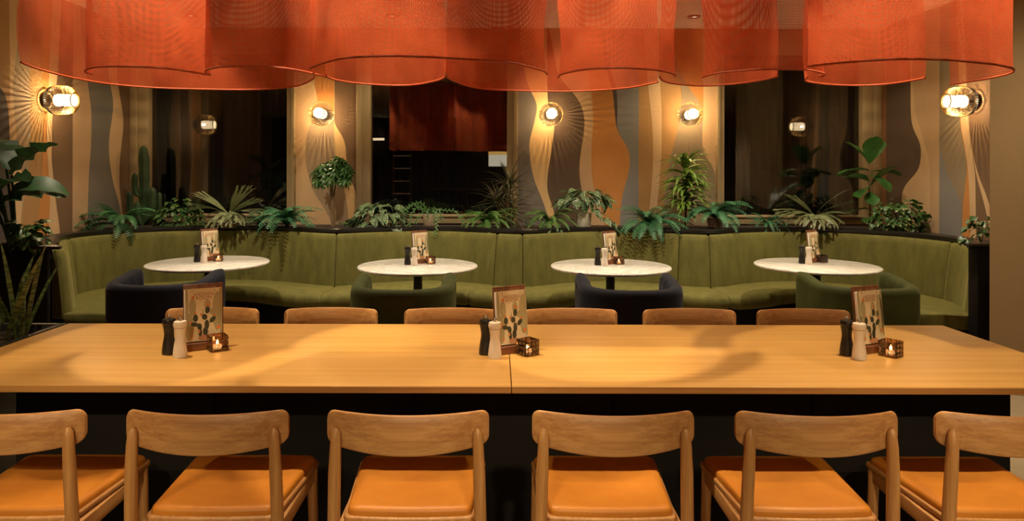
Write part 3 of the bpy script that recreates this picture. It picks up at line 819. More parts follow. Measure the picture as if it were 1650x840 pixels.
MD = menu_meshes()
def menu(x, y, z, rz, label, group):
    r = empty('menu_stand', (x, y, z), rz); tag(r, label, 'menu', group)
    link('base_block', MD['block'], r)
    tilt = (-.10, 0, 0)
    base = Vector((0, .006, .0285))
    link('board', MD['board'], r, base, tilt)
    link('pages', MD['pages'], r, base, tilt)
    c = link('cover', MD['cover'], r, base, tilt)
    link('cactus_print', MD['print'], c, (0, -.0181, .006))
    tt = link('title', MD['title'], c, (0, -.0188, .184)); tt.rotation_mode = 'XYZ'; tt.rotation_euler = (PI/2, 0, 0)
    for s in (-1, 1): link('ring', MD['ring'], r, base + Vector((s*.042, 0, 0)), tilt)

def candle_meshes():
    d = {}; h, wd = .070, .037
    mb = MB()
    ob = [(-wd,-wd),(wd,-wd),(wd,wd),(-wd,wd)]
    mb.box(-wd, wd, -wd, wd, 0, .008)
    for (a, b, c, e) in ((-wd,wd,-wd,-wd+.005),(-wd,wd,wd-.005,wd),(-wd,-wd+.005,-wd+.005,wd-.005),(wd-.005,wd,-wd+.005,wd-.005)):
        mb.box(a, b, c, e, .008, h)
    d['body'] = mb.mesh('glass_body', M['smoke_glass'])
    bl = MB().box(-.0105, .0105, -.005, 0, -.0098, .0098).mesh('glass_block', M['smoke_glass'], bevel=.003, bseg=1)
    d['block'] = bl
    d['tea'] = MB().lathe([(.0,.009),(.019,.009),(.019,.024),(.015,.0235),(0,.0235)], 20).mesh('tealight', M['wax'], smooth=True)
    d['flame'] = MB().lathe([(.0,.025),(.004,.028),(.0055,.033),(.004,.041),(.0015,.047),(0,.050)], 12).mesh('flame', M['flame'], smooth=True)
    return d
CDL = candle_meshes()
def candle(x, y, z, rz, label, group):
    r = empty('candle_holder', (x, y, z), rz); tag(r, label, 'candle', group); r.scale = (.87, .87, .87)
    b = link('glass_body', CDL['body'], r)
    for side in range(4):
        a = side * PI / 2
        for i in (-1, 0, 1):
            for j in range(3):
                p = Vector((i*.0235, -.0368, .0125 + j*.0225)); p.rotate(Matrix.Rotation(a, 3, 'Z'))
                link('glass_block', CDL['block'], b, p, (0, 0, a))
    link('tealight', CDL['tea'], r); link('flame', CDL['flame'], r)

def on(x, y, z=.75):
    D = (CAMZ - z) * F / (y - VY); return (x - VX) * D / F, D
for (bp, wp, mp, cp, rz, where) in (
    ((273,571.5), (291,576), (329,563), (351,565), .50, 'left set on the oak table'),
    ((783,571), (798,576.5), (826,567), (851,571), .52, 'middle set on the oak table'),
    ((1365,571), (1385,577), (1404,565), (1436,572), .40, 'right set on the oak table')):
    x, y = on(*bp); mill('pepper', x, y, .75, 'black pepper mill, ' + where, 'black pepper mills')
    x, y = on(*wp); mill('salt', x, y, .75, 'white salt mill, ' + where, 'white salt mills')
    x, y = on(*mp); menu(x, y, .75, rz, 'cactus menu on a wooden stand, ' + where, 'cactus menus on stands')
    x, y = on(*cp); candle(x, y, .75, .62, 'smoky glass cube candle holder, ' + where, 'glass candle holders')
wh = ['far left marble table', 'second marble table from left', 'third marble table from left', 'far right marble table']
for i, (bx0, by) in enumerate(((318, 423.5), (657, 427), (963.5, 427), (1292.5, 423.5))):
    for kind, dx, dy in (('p', 0, 0), ('s', 11, 1.5), ('m', 22 if i != 3 else 20, -2.5), ('c', (34, 37, 34, 32)[i], -1.5)):
        x, y = on(bx0 + dx, by + dy); lab = ' on the ' + wh[i]
        if kind == 'p': mill('pepper', x, y, .75, 'small black pepper mill' + lab, 'black pepper mills')
        elif kind == 's': mill('salt', x, y, .75, 'small white salt mill' + lab, 'white salt mills')
        elif kind == 'm': menu(x, y, .75, (.95, .75, .70, .62)[i], 'cactus menu on a wooden stand' + lab, 'cactus menus on stands')
        else: candle(x, y, .75, .3, 'smoky glass candle holder' + lab, 'glass candle holders')

# ------------------------------------------------------------------ wall sconces
def sconce_meshes():
    d = {}
    prof = [(.070,.030),(.094,.042),(.111,.062),(.1195,.090),(.122,.115),(.1215,.150),(.117,.190),(.106,.219),(.087,.238),(.064,.246),(.058,.247)]
    rear = [p for p in prof if p[1] <= .091]; front = [p for p in prof if p[1] >= .089]
    def cage(pr, mat, nm):
        mb = MB(); nw = 46
        for q in range(nw):
            a = 2*PI*q/nw
            mb.tube([(r*math.cos(a), -h, r*math.sin(a)) for r, h in pr], .0026, 4, cap=False)
        return mb.mesh(nm, mat, smooth=True, fix=False)
    d['rear_cage'] = cage(rear, M['black_metal'], 'rear_cage')
    d['front_cage'] = cage(front, M['brass'], 'front_cage')
    d['backplate'] = MB().lathe([(0,0),(.055,0),(.058,.004),(.058,.018),(.052,.022),(0,.022)], 32, axis='y', cap=False).mesh('backplate', M['black_metal'], smooth=True)
    def torus(R_, h, r, mat, nm):
        return MB().tube([(R_*math.cos(2*PI*q/40), -h, R_*math.sin(2*PI*q/40)) for q in range(41)], r, 6, cap=False).mesh(nm, mat, smooth=True, fix=False)
    d['rear_ring'] = torus(.070, .029, .004, M['black_metal'], 'rear_ring')
    d['middle_ring'] = torus(.119, .090, .0028, M['brass'], 'middle_ring')
    d['front_ring'] = torus(.060, .246, .0045, M['brass'], 'front_ring')
    d['stem'] = MB().lathe([(.008,.020),(.008,.092),(.003,.097)], 12, axis='y').mesh('stem', M['black_metal'], smooth=True)
    d['opal'] = MB().lathe([(.020,.085),(.046,.092),(.050,.10),(.050,.235),(.046,.243),(0,.246)], 32, axis='y').mesh('opal_glass', M['opal'], smooth=True)
    d['bulb'] = MB().lathe([(.0,.096),(.0035,.097),(.0042,.100),(.0042,.118),(.0035,.121),(0,.122)], 16, axis='y', cap=False).mesh('bulb', M['bulb'], smooth=True)
    return d
SC = sconce_meshes()
ZS = 2.065
def sconce(loc, rz, label):
    r = empty('wall_sconce', loc, rz); tag(r, label, 'wall lamp', 'brass wire wall sconces')
    for k in ('backplate','stem','rear_cage','front_cage','rear_ring','middle_ring','front_ring','bulb'): link(k, SC[k], r)
    link('opal_glass', SC['opal'], r)
sconce((bx(523), YB - .003, ZS), 0, 'lit brass wire sconce on the pier between left and middle windows')
sconce((bx(886), YB - .003, ZS), 0, 'lit brass wire sconce just right of the middle window')
sconce((bx(1106), YB - .003, ZS), 0, 'lit brass wire sconce just left of the right window')
DL = abs(XL) * F / (VX - 72); DR = XR * F / (1573 - VX)
sconce((XL + .003, DL, ZS), PI/2, 'lit brass wire sconce on the left mural wall')
sconce((XR - .003, DR, ZS), -PI/2, 'lit brass wire sconce on the right mural wall')

# ------------------------------------------------------------------ hanging red mesh screens
ZH = 1.86
def screen(px, label):
    pts = []
    for x, y in px:
        D = F * (ZH - CAMZ) / (VY - y); pts.append(((x - VX) * D / F, D))
    c = catmull(pts, .02)
    og = c.mean(axis=0)
    r = empty('mesh_screen', (og[0], og[1], ZH)); tag(r, label, 'fabric screen', 'red mesh screens hanging above the table')
    T = np.gradient(c, axis=0); T /= np.linalg.norm(T, axis=1)[:, None] + 1e-9
    Nn = np.stack([-T[:, 1], T[:, 0]], 1)
    arc = np.concatenate([[0], np.cumsum(np.linalg.norm(np.diff(c, axis=0), axis=1))])
    zs = [0, .015, .04, .08, .13, .19, .26, .34, .45, .6, .8, CEIL - ZH - .012]
    ph = random.uniform(0, 6); mb = MB(); mb.uv = []
    for i in range(len(c)):
        for z in zs:
            amp = .006 * math.sin(min(1, z / .3) * PI * .9) + .0012
            wv = amp * (math.sin(arc[i]*11 + ph + z*3) + .6*math.sin(arc[i]*23 + 2*ph - z*7))
            pinch = 0
            e = min(arc[i], arc[-1] - arc[i])
            if e < .05: wv += .008 * math.sin(z * 13) * (1 - e/.05)
            mb.v.append((c[i][0] + Nn[i][0]*wv - og[0], c[i][1] + Nn[i][1]*wv - og[1], z)); mb.uv.append((float(arc[i]), float(z)))
    k = len(zs)
    for i in range(len(c) - 1):
        for q in range(k - 1): mb.f.append((i*k+q, (i+1)*k+q, (i+1)*k+q+1, i*k+q+1)); mb.m.append(0)
    mb.build('mesh_fabric', M['red_mesh'], r, smooth=True, fix=False)
    MB().tube([(p[0]-og[0], p[1]-og[1], 0) for p in c], .0042, 6).build('hem', M['red_hem'], r, smooth=True, fix=False)
    MB().tube([(p[0]-og[0], p[1]-og[1], CEIL - ZH - .008) for p in c[::2]], .007, 6).build('ceiling_rail', M['black_metal'], r, smooth=True, fix=False)

SCREENS = [
 ([(33,102),(50,109),(76,117),(117,127),(178,137),(254,143),(330,145),(400,145.6),(446,143),(479,139),(499,131),(507,123.5),(505,119)], 'large red mesh screen at far left, its hem sweeping behind two nearer screens'),
 ([(149,121),(141,120),(137,116),(144,111.5),(163,109),(200,108.5),(244,110),(280,113),(338,122)], 'red mesh screen left of all other near screens, curled at its left end'),
 ([(339,122),(332,119),(332,115),(341,111),(369,108),(420,108),(451,110),(484,115),(527,125)], 'red mesh screen second from left in the near row'),
 ([(499,111),(522,102),(558,94),(616,91),(680,92),(756,96),(820,100.5),(846,106),(865,111),(877,115),(881,120)], 'widest red mesh screen left of centre, nearest the viewer with dark hem'),
 ([(525,122),(530,126),(543,130),(578,135),(629,138),(667,137),(700,131),(712,127),(717,124)], 'red mesh screen behind the widest one, ending at the thin gap left of centre'),
 ([(719.5,124),(731,130),(756,139),(789,144),(851,146.5),(914,147),(965,145),(1016,140.5),(1045,135),(1060,131.5)], 'red mesh screen in the back row over the middle of the table'),
 ([(899,125),(902,121),(909,118),(940,112),(978,109.5),(1016,109.5),(1054,112),(1077,116),(1087,120),(1087,123)], 'red mesh screen in the near row just right of centre'),
 ([(1062,123),(1065,127),(1072,131),(1088,134.4),(1131,137.5),(1182,134.4),(1227,128),(1253,121.4)], 'red mesh screen in the back row right of centre, with straight right edge'),
 ([(1131.7,123.5),(1156,117),(1194,113),(1225,111),(1260,110.5),(1295,111),(1317,114.5),(1328,118),(1326,121.5),(1318,122)], 'red mesh screen in the near row with a small curl at its right end'),
 ([(1301,106),(1336,102),(1391,97),(1445,94),(1500,94),(1554,97),(1595,101),(1623,106),(1633,110),(1628,116),(1595,124),(1530,135)], 'large red mesh screen at far right, folded back around its right end'),
 ([(1301,124),(1297,128),(1304,131),(1336,135),(1377,136.4),(1418,135),(1459,130),(1490,124)], 'bright red mesh screen showing below the large far right screen'),
]
for p, l in SCREENS: screen(p, l)

# ------------------------------------------------------------------ plants
rnd = random.Random(11)
def blade(name, L, W, prof, mat, n=8, droop=.8, fold=.15, wave=0.0, power=1.0):
    vs = []; fs = []; y = z = 0; st = L / n
    for i in range(n + 1):
        t = i / n
        if i:
            a = -droop * ((t - .5/n) ** power); y += st * math.cos(a); z += st * math.sin(a)
        a = -droop * (t ** power)
        h = W/2 * prof(t)
        up = fold * h; wv = wave * h * math.sin(i * 2.1)
        vs += [(-h, y - up*math.sin(a), z + up*math.cos(a) + wv), (0, y, z), (h, y - up*math.sin(a), z + up*math.cos(a) - wv)]
        if i:
            b = 3*i
            fs += [(b-3, b-2, b+1, b), (b-2, b-1, b+2, b+1)]
    return MB().add(vs, fs).mesh(name, mat, smooth=True, fix=False)
lance = lambda t: max(.03, math.sin(PI * min(1, t*.92 + .06)) ** .8)
ovate = lambda t: max(.02, (math.sin(PI * t ** .62)) ** .85)
sword = lambda t: max(.02, min(1, .55 + t*1.6) * (1 - t**5))
needle = lambda t: max(.04, 1 - t**2)
fiddle = lambda t: max(.03, (.55 + .45*math.sin(PI*(t*1.15-.28))) * (1 - t**9) * min(1, t*6+.15))

def frond(name, L, W, mat, n=17, droop=1.5, slim=.5, start=.10, tipw=.12, toothed=1.0):
    """a fern frond: rachis plus a row of leaflets on each side, arching over"""
    mb = MB(); y = z = 0; st = L / n; pos = []
    for i in range(n + 1):
        t = i / n; a = -droop * t**.9
        pos.append((y, z, a)); y += st*math.cos(a); z += st*math.sin(a)
    mb.tube([(0, p[0], p[1]) for p in pos[::3] + [pos[-1]]], .0022, 3, cap=False)
    for i in range(1, n + 1):
        t = i / n; y, z, a = pos[i]
        h = W/2 * max(tipw, math.sin(PI * min(1, t*.76 + start*1.7)) ** .8)
        b = st * slim; sw = st * .9
        for s in (-1, 1):
            ca, sa = math.cos(a), math.sin(a)
            def q(x, f, up=0): return (s*x, y + f*ca - up*sa, z + f*sa + up*ca)
            mb.add([q(0, -b), q(h*.55, -b*.6 + sw*.3, -.03*h), q(h, sw*.75, -.22*h), q(h*.55, b*.9 + sw*.35, -.03*h), q(0, b)], [(0,1,3,4),(1,2,3)])
    return mb.mesh(name, mat, smooth=True, fix=False)

def thing(name, loc, label, group, cat='plant'):
    r = empty(name, loc); tag(r, label, cat, group); return r
ZP = .945
def ledge(x, D, z=ZP): return ((x - VX) * D / F, D, z)
GF, GP = 'ferns on the planter ledge', 'plants on the planter ledge'

def fern(x, D, label, mat, L=.36, W=.10, nf=16, droop=1.7, spread=1.0, pitch=(.55, 1.35), name='fern', pot=None, z=ZP, n=19, slim=.36):
    r = thing(name, ledge(x, D, z), label, GF)
    meshes = [frond('frond', L*k, W*k**.5, mat, n, d, slim) for k, d in ((1.0, droop), (.88, droop*1.15), (.74, droop*.85), (1.08, droop*.9))]
    base = .02
    if pot:
        MB().lathe([(.05,0),(.062,.005),(.075,.10),(.075,.105),(.066,.105),(.06,.09),(0,.09)], 24).build('pot', M[pot], r, smooth=True); base = .09
    else:
        MB().lathe([(0,0),(.03,0),(.025,.02),(.012,.035),(0,.04)], 10, cap=False).build('crown', M['bark'], r, smooth=True)
    for i in range(nf):
        yaw = PI + (-1.95 + 3.9 * (i + .5) / nf) * spread + rnd.uniform(-.15, .15)
        back = math.cos(yaw) > -.15
        m = meshes[2] if back else meshes[rnd.choice((0, 1, 3, 0))]
        p = rnd.uniform(*pitch) + (.15 if back else 0)
        link('frond', m, r, (rnd.uniform(-.015,.015), rnd.uniform(-.015,.015), base + rnd.uniform(0,.02)), (p, rnd.uniform(-.25,.25), yaw))
    for i in range(3):
        link('frond', meshes[2], r, (0, 0, base), (rnd.uniform(1.2, 1.45), rnd.uniform(-.3,.3), PI/2 + PI*rnd.randint(0,1) + rnd.uniform(-.6,.6)))
    return r

def bushy(name, x, D, label, leaf, n, rx, rz, ry=None, h0=.03, pot=None, L=1.0, z=ZP, drop=0.0, stems=True):
    """a mound of single leaves, each on the surface of a dome"""
    r = thing(name, ledge(x, D, z), label, GP)
    base = 0
    if pot:
        pr, ph, pm = pot
        MB().lathe([(pr*.8,0),(pr*.84,.004),(pr,ph),(pr*.9,ph),(pr*.86,ph*.9),(0,ph*.88)], 28).build('pot', M[pm], r, smooth=True); base = ph
    ry = ry or rx * .6
    sm = MB()
    for i in range(n):
        u = rnd.uniform(-1.75, 1.75); v = math.asin(rnd.uniform(-.15 - drop, 1))
        k = rnd.uniform(.68, 1.02)
        p = Vector((math.sin(u)*math.cos(v)*rx*k, -math.cos(u)*math.cos(v)*ry*k, max(.015 - base*(drop > 0), h0 + math.sin(v)*rz*k)))
        p.z = max(p.z + base, .012)
        yaw = math.atan2(-p.x, p.y) + rnd.uniform(-.6, .6)
        link('leaf', leaf[rnd.randrange(len(leaf))], r, p, (rnd.uniform(-1.15, -.1) + .55*math.sin(v), rnd.uniform(-.5, .5), yaw))
        if i % 4 == 0: sm.tube([(0, 0, base), (p.x*.4, p.y*.4, base + (p.z-base)*.8 + .02), tuple(p)], .0018, 4, cap=False)
    if stems: sm.build('stems', M['scheff'], r, smooth=True, fix=False)
    return r

# ferns
fern(193, 6.30, 'dark arching fern at the left end of the ledge below the cactus', M['fern'], .41, .115, 30, 1.75)
fern(463, 6.52, 'broad blue-green fern left of the small umbrella tree', M['fern_blue'], .41, .115, 30, 1.7)
fern(418, 6.68, 'small feathery fern beside the left antler fern', M['fern_blue'], .20, .05, 22, 1.5, n=22, slim=.25)
fern(785, 6.60, 'fresh green sword fern left of the dark dragon tree', M['fern_yellow'], .35, .062, 40, 1.9, n=24, slim=.34)
fern(887, 6.58, 'fresh green sword fern right of the dark dragon tree', M['fern_yellow'], .36, .062, 36, 1.8, n=24, slim=.34)
fern(1047, 6.50, 'blue-green fern right of the ribbed pale pot', M['fern_blue'], .41, .115, 30, 1.7)
fern(1152, 6.58, 'blue-green fern in a clay pot below the right window edge', M['fern_blue'], .39, .115, 28, 1.75, pot='pot_brown')
fern(1235, 6.66, 'bright feathery fern left of the right antler fern', M['fern_blue'], .26, .05, 34, 1.9, n=24, slim=.22)

# cactus
r = thing('column_cactus', ledge(233, 6.78), 'tall dark branching column cactus at the left window jamb', GP)
def cactus_arm(pts, rad):
    c = catmull(pts, .03); mb = MB(); rings = []; nn = 20; L = len(c)
    for i, p in enumerate(c):
        t = i / (L - 1); rr = rad * (1 if t < .8 else math.sqrt(max(.02, 1 - ((t-.8)/.2)**2))) * (1 + .05*math.sin(i*1.3))
        if t < .1: rr *= .75 + 2.5*t
        rings.append([(p[0] + rr*(1 + .16*math.cos(5*a))*math.cos(a), p[1] + rr*(1 + .16*math.cos(5*a))*math.sin(a), p[2]) for a in np.linspace(0, 2*PI, nn, endpoint=False)])
    return mb.sweep(rings)
for pts, rad in (([(0,0,0),(0,0,.3),(.0,0,.55),(-.01,0,.79)], .045), ([(-.01,-.02,.28),(-.06,-.02,.30),(-.085,-.02,.36),(-.085,-.02,.52)], .026),
                 ([(-.02,-.02,.02),(-.09,-.03,.06),(-.125,-.03,.16),(-.13,-.03,.34)], .027), ([(.02,-.03,.02),(.07,-.04,.08),(.095,-.04,.2),(.10,-.04,.38)], .032),
                 ([(.03,.02,.04),(.10,.01,.06),(.135,.01,.15),(.14,.01,.33)], .026), ([(-.0,-.05,.0),(-.03,-.07,.1),(-.035,-.07,.24)], .026)):
    cactus_arm(pts, rad).build('stem', M['cactus'], r, smooth=True)

# ivy-like bushes
iv = [blade('leaf', l, w_, ovate, M['pothos'], 5, .7, .2) for l, w_ in ((.062,.046),(.052,.040),(.072,.05))]
bushy('pothos', 291, 6.62, 'variegated trailing ivy bush left of the left antler fern', iv, 190, .23, .24, .14)
bushy('pothos', 1447, 6.22, 'variegated ivy bush in a small pot at the foot of the fiddle leaf fig', iv, 200, .245, .20, .15, pot=(.06,.08,'pot_beige'), drop=.35)
bushy('pothos', 1580, 4.83, 'ivy on the black cabinet beside the plain beige wall', iv, 46, .11, .17, .05, z=.985)
big = [blade('leaf', l, w_, ovate, M['pothos'], 5, .7, .2) for l, w_ in ((.085,.065),(.07,.055))]
bushy('pothos', 50, 4.50, 'variegated ivy bush on the left black cabinet under the tall leaves', big, 70, .095, .17, .09, z=.987)

# spotted leaf plants
sp = [blade('leaf', l, w_, ovate, M['spotted'], 6, .9, .18) for l, w_ in ((.115,.065),(.10,.058),(.13,.07))]
bushy('spotted_leaf_plant', 612, 6.58, 'silver spotted leafy plant at the foot of the umbrella tree', sp, 120, .28, .22, .17)
bushy('spotted_leaf_plant', 941, 6.55, 'silver spotted leafy plant in a ribbed pale pot', sp, 80, .25, .14, .10, h0=.10, pot=(.075,.145,'pot_white'), drop=-.2)
pr = [o for o in COL.objects if o.name.startswith('spotted_leaf_plant')][-1]
rib = MB().box(-.004, .004, -.004, .0, 0, .128).mesh('pot_rib', M['pot_white'], bevel=.0015, bseg=1)
for q in range(26):
    a = 2*PI*q/26
    link('pot_rib', rib, pr, (.0745*math.sin(a)*.86, -.0745*math.cos(a)*.86, .008), (-.12, 0, a))
for q in range(12):
    t_ = q / 11
    link('leaf', sp[q % 3], pr, (.09 + .19*t_, -.10 + rnd.uniform(-.03,.03), .17 - .15*t_ + rnd.uniform(-.02,.02)), (rnd.uniform(-.5,.1), rnd.uniform(-.4,.4), PI + 1.0 + rnd.uniform(-.7,.7)))

# antler ferns
def antler(name, L, W, mat, droop):
    mb = MB()
    def pt(x, t):
        a = 0; y = z = 0; n_ = 20; m_ = max(1, int(t*n_))
        for q in range(m_):
            f = (q + .5)/n_; y += t/m_*L*math.cos(droop*f*1.0); z -= t/m_*L*math.sin(droop*f)
        return (x, y, z + .12*abs(x))
    def strip(p):   # (centre x, t, half width)
        vs = []
        for x, tt, h in p: vs += [pt(x - h, tt), pt(x + h, tt)]
        mb.add(vs, [(2*i, 2*i+1, 2*i+3, 2*i+2) for i in range(len(p)-1)])
    strip([(0,0,.07*W),(0,.15,.14*W),(0,.30,.30*W),(0,.44,.44*W),(0,.56,.53*W),(0,.62,.54*W)])
    for x0, x1, t1, h in ((-.39,-.80,.90,.085),(-.13,-.26,1.0,.09),(.13,.26,.97,.085),(.39,.74,.92,.085)):
        strip([(x0*W,.60,.13*W),((x0*.7+x1*.3)*W,.69,.105*W),((x0+x1)/2*W,.79,h*W),((x0*.2+x1*.8)*W,(.79+t1)/2,h*.8*W),(x1*W,t1,.035*W)])
        strip([((x0+x1)/2*W,.76,h*W*.8),((x0+x1)/2*W+.12*W,.84,.06*W),((x0+x1)/2*W+.20*W,t1*.97,.03*W)])
    return mb.mesh(name, mat, smooth=True, fix=False)
ant = [antler('frond', .40, .17, M['stag'], .9), antler('frond', .30, .17, M['stag'], 1.6), antler('frond', .40, .13, M['stag'], .45)]
for x, D, lab in ((369, 6.52, 'grey-green antler fern in a clay pot in front of the left window'), (1312, 6.50, 'grey-green antler fern in front of the right window')):
    r = thing('antler_fern', ledge(x, D), lab, GP)
    MB().lathe([(.06,0),(.075,.004),(.095,.12),(.085,.12),(.08,.11),(0,.105)], 24).build('pot', M['pot_brown'], r, smooth=True)
    for yaw, p, k in ((PI-.30,.30,1),(PI+.35,.35,1),(PI-.95,.4,1),(PI+.95,.45,1),(PI+1.3,.35,0),(PI-1.25,.5,0),(PI+1.45,.55,2),(PI-1.45,.75,2),(PI+1.1,.95,2),(PI-1.6,.4,2)):
        link('frond', ant[k], r, (0, 0, .125), (p + rnd.uniform(-.08,.08), rnd.uniform(-.3,.3), yaw + rnd.uniform(-.12,.12)))

# umbrella tree
r = thing('umbrella_tree', ledge(536, 6.70), 'small umbrella tree with bare stems and a round leafy crown', GP)
for dx, dy in ((0,0),(.014,.01),(-.012,.012)):
    MB().tube([(dx,dy,0),(dx*1.6+.008,dy,.12),(dx*.5-.006,dy,.25),(dx*2,dy,.42),(dx*3,dy,.55)], [.009,.008,.008,.007,.005], 8).build('trunk', M['bark'], r, smooth=True)
def palm_leaf():
    mb = MB()
    for q in range(8):
        a = 2*PI*q/8; L, W = .062, .022; vs = []; fs = []
        for i in range(5):
            t = i/4; h = W/2*lance(t); y = .006 + L*t; z = -.035*t*t*1.2
            for s in (-1, 1):
                x_, y_ = s*h, y
                vs.append((x_*math.cos(a)-y_*math.sin(a), x_*math.sin(a)+y_*math.cos(a), z))
            if i: fs.append((2*i-2, 2*i-1, 2*i+1, 2*i))
        mb.add(vs, fs)
    return mb.mesh('leaf', M['scheff'], smooth=True, fix=False)
pl = palm_leaf()
for i in range(100):
    u = rnd.uniform(0, 2*PI); v = math.asin(rnd.uniform(-.6, 1)); k = rnd.uniform(.5, 1)
    p = Vector((math.cos(u)*math.cos(v)*.22*k, math.sin(u)*math.cos(v)*.16*k, .51 + math.sin(v)*.19*k))
    link('leaf', pl, r, p, (-math.sin(u)*.7 + rnd.uniform(-.3,.3), math.cos(u)*.7 + rnd.uniform(-.3,.3), rnd.uniform(0, 1)))

# trailing plant in beige pot
r = thing('trailing_plant', ledge(693, 6.60), 'trailing green plant with wiry leafy stems in a beige pot', GP)
MB().lathe([(.058,0),(.062,.004),(.068,.128),(.060,.128),(.056,.118),(0,.115)], 28).build('pot', M['pot_beige'], r, smooth=True)
def trail(pts, name='trailing_stem'):
    c = catmull(pts, .016); mb = MB(); mb.tube(c, .0035, 5)
    for i in range(2, len(c)):
        s = 1 if i % 2 else -1; p = Vector(c[i]); t_ = (p - Vector(c[i-1])).normalized()
        side = t_.cross(Vector((0, 1, 0))); side = side.normalized() * s if side.length > .1 else Vector((s, 0, 0))
        tip = p + side*.024 + t_*.016
        mb.add([p - t_*.004, p + side*.012 + t_*.001 + Vector((0,-.003,0)), tip, p + side*.009 + t_*.013 + Vector((0,-.004,0)), p + t_*.006], [(0,1,2,3,4)])
    return mb
for pts in (([(-.02,-.02,.125),(-.08,-.05,.20),(-.16,-.07,.22),(-.24,-.08,.16),(-.28,-.09,.06)]), ([(-.01,-.03,.125),(-.06,-.07,.18),(-.13,-.09,.19),(-.17,-.11,.10),(-.18,-.12,.02)]),
            ([(0,-.03,.125),(-.04,-.06,.16),(-.09,-.09,.12),(-.13,-.11,.05)]), ([(.02,-.03,.125),(.05,-.07,.19),(.08,-.11,.14),(.08,-.15,.02),(.06,-.175,-.06)]),
            ([(.03,-.02,.125),(.09,-.04,.17),(.18,-.05,.165),(.24,-.06,.165),(.30,-.08,.10),(.33,-.1,.04)]), ([(.01,-.03,.125),(.03,-.06,.19),(.05,-.10,.15),(.055,-.11,.06)]),
            ([(0,-.02,.125),(-.01,-.06,.19),(-.01,-.09,.16),(-.015,-.10,.09)]), ([(.02,-.02,.125),(.07,-.04,.18),(.11,-.06,.14),(.12,-.07,.07)]), ([(-.02,.01,.12),(-.06,0,.22),(-.12,-.02,.24),(-.2,-.04,.20),(-.22,-.05,.14)])):
    trail(pts).build('trailing_stem', M['hoya'], r, smooth=True, fix=False)

# dark dragon tree
r = thing('dragon_tree', ledge(818, 6.72), 'dark spiky dragon tree in front of the middle window jamb', GP)
bl = [blade('blade', l, .017, needle, M['marg'], 6, d, .3) for l, d in ((.30,.5),(.26,.9),(.34,.8))]
for pts, nb, sc in (([(-.02,0,0),(-.03,0,.15),(.01,0,.30),(.02,0,.46)], 60, 1.0), ([(.03,-.02,0),(.05,-.03,.10),(.03,-.04,.22)], 34, .8), ([(-.04,-.01,0),(-.08,-.02,.12),(-.09,-.03,.27)], 36, .85)):
    MB().tube(catmull(pts, .03), .011, 8).build('trunk', M['bark_red'], r, smooth=True)
    tip = Vector(pts[-1])
    for i in range(nb):
        f = rnd.random(); yaw = rnd.uniform(0, 2*PI); p = rnd.uniform(-.35, 1.5)
        if math.cos(yaw) > .3 and p < .9: yaw += PI
        link('blade', bl[rnd.randrange(3)], r, tip - Vector((0,0,.14*f*sc)), (p, rnd.uniform(-.4,.4), yaw))

# lime edged dracaena
r = thing('lance_leaf_plant', ledge(1104, 6.66), 'tall lime-edged arching plant below the sconce near the right window', GP)
MB().tube([(0,0,0),(.01,0,.2),(0,0,.42),(-.01,0,.60)], [.012,.011,.009,.006], 8).build('stalk', M['bark'], r, smooth=True)
bl = [blade('blade', l, .040, lance, M['lance'], 8, d, .35) for l, d in ((.31,1.3),(.27,1.7),(.29,1.0))]
for i in range(130):
    h = .16 + .46*(i/130); yaw = i*2.4 + rnd.uniform(-.3,.3)
    if math.cos(yaw) > .5: yaw = PI - yaw
    link('blade', bl[rnd.randrange(3)], r, (0, 0, h), (rnd.uniform(.35,1.0) + (.25 if h > .52 else 0), rnd.uniform(-.3,.3), yaw))

# fiddle leaf fig
r = thing('fiddle_leaf_fig', ledge(1402, 6.40), 'slim fiddle leaf fig standing before the right window jamb', GP)
MB().tube([(0,0,0),(.0,0,.2),(-.01,0,.42),(-.015,0,.56),(-.01,0,.62)], [.010,.009,.008,.007,.005], 10).build('trunk', M['bark'], r, smooth=True)
fl = [blade('leaf', l, w_, fiddle, M['fiddle'], 9, d, .22, .05) for l, w_, d in ((.30,.185,.5),(.26,.165,.7),(.21,.13,.3))]
for z, yaw, p, rl, k in ((.62,PI-.10,1.25,0,0),(.62,-1.1,1.1,.2,0),(.62,1.05,1.05,-.1,0),(.56,PI/2,.12,.1,0),(.55,-PI/2,.10,0,0),(.46,PI/2+.2,.35,.2,0),(.40,-PI/2-.5,.95,-.3,0),(.40,PI/2+.6,-.05,.4,1),(.50,PI/2-.5,.25,.1,0),
                         (.20,PI/2+.2,.0,.2,2),(.18,-PI/2-.6,.2,0,2),(.12,PI-.5,-.1,.1,2),(.52,PI+.5,-.35,0,1),(.36,PI-.3,-.5,0,2)):
    link('leaf', fl[k], r, (-.01, -.005, z), (p, rl, yaw))

# small round leaf seedling
r = thing('seedling', ledge(551, 6.45), 'tiny round leaf seedling beside the umbrella tree trunk', GP)
MB().tube([(0,0,0),(.004,-.005,.03),(.012,-.008,.05)], .0022, 5).build('stem', M['hoya'], r, smooth=True, fix=False)
for a in (PI, PI+1.2, PI-1.2): link('leaf', iv[0], r, (.008, -.006, .045), (.3, .2, a))

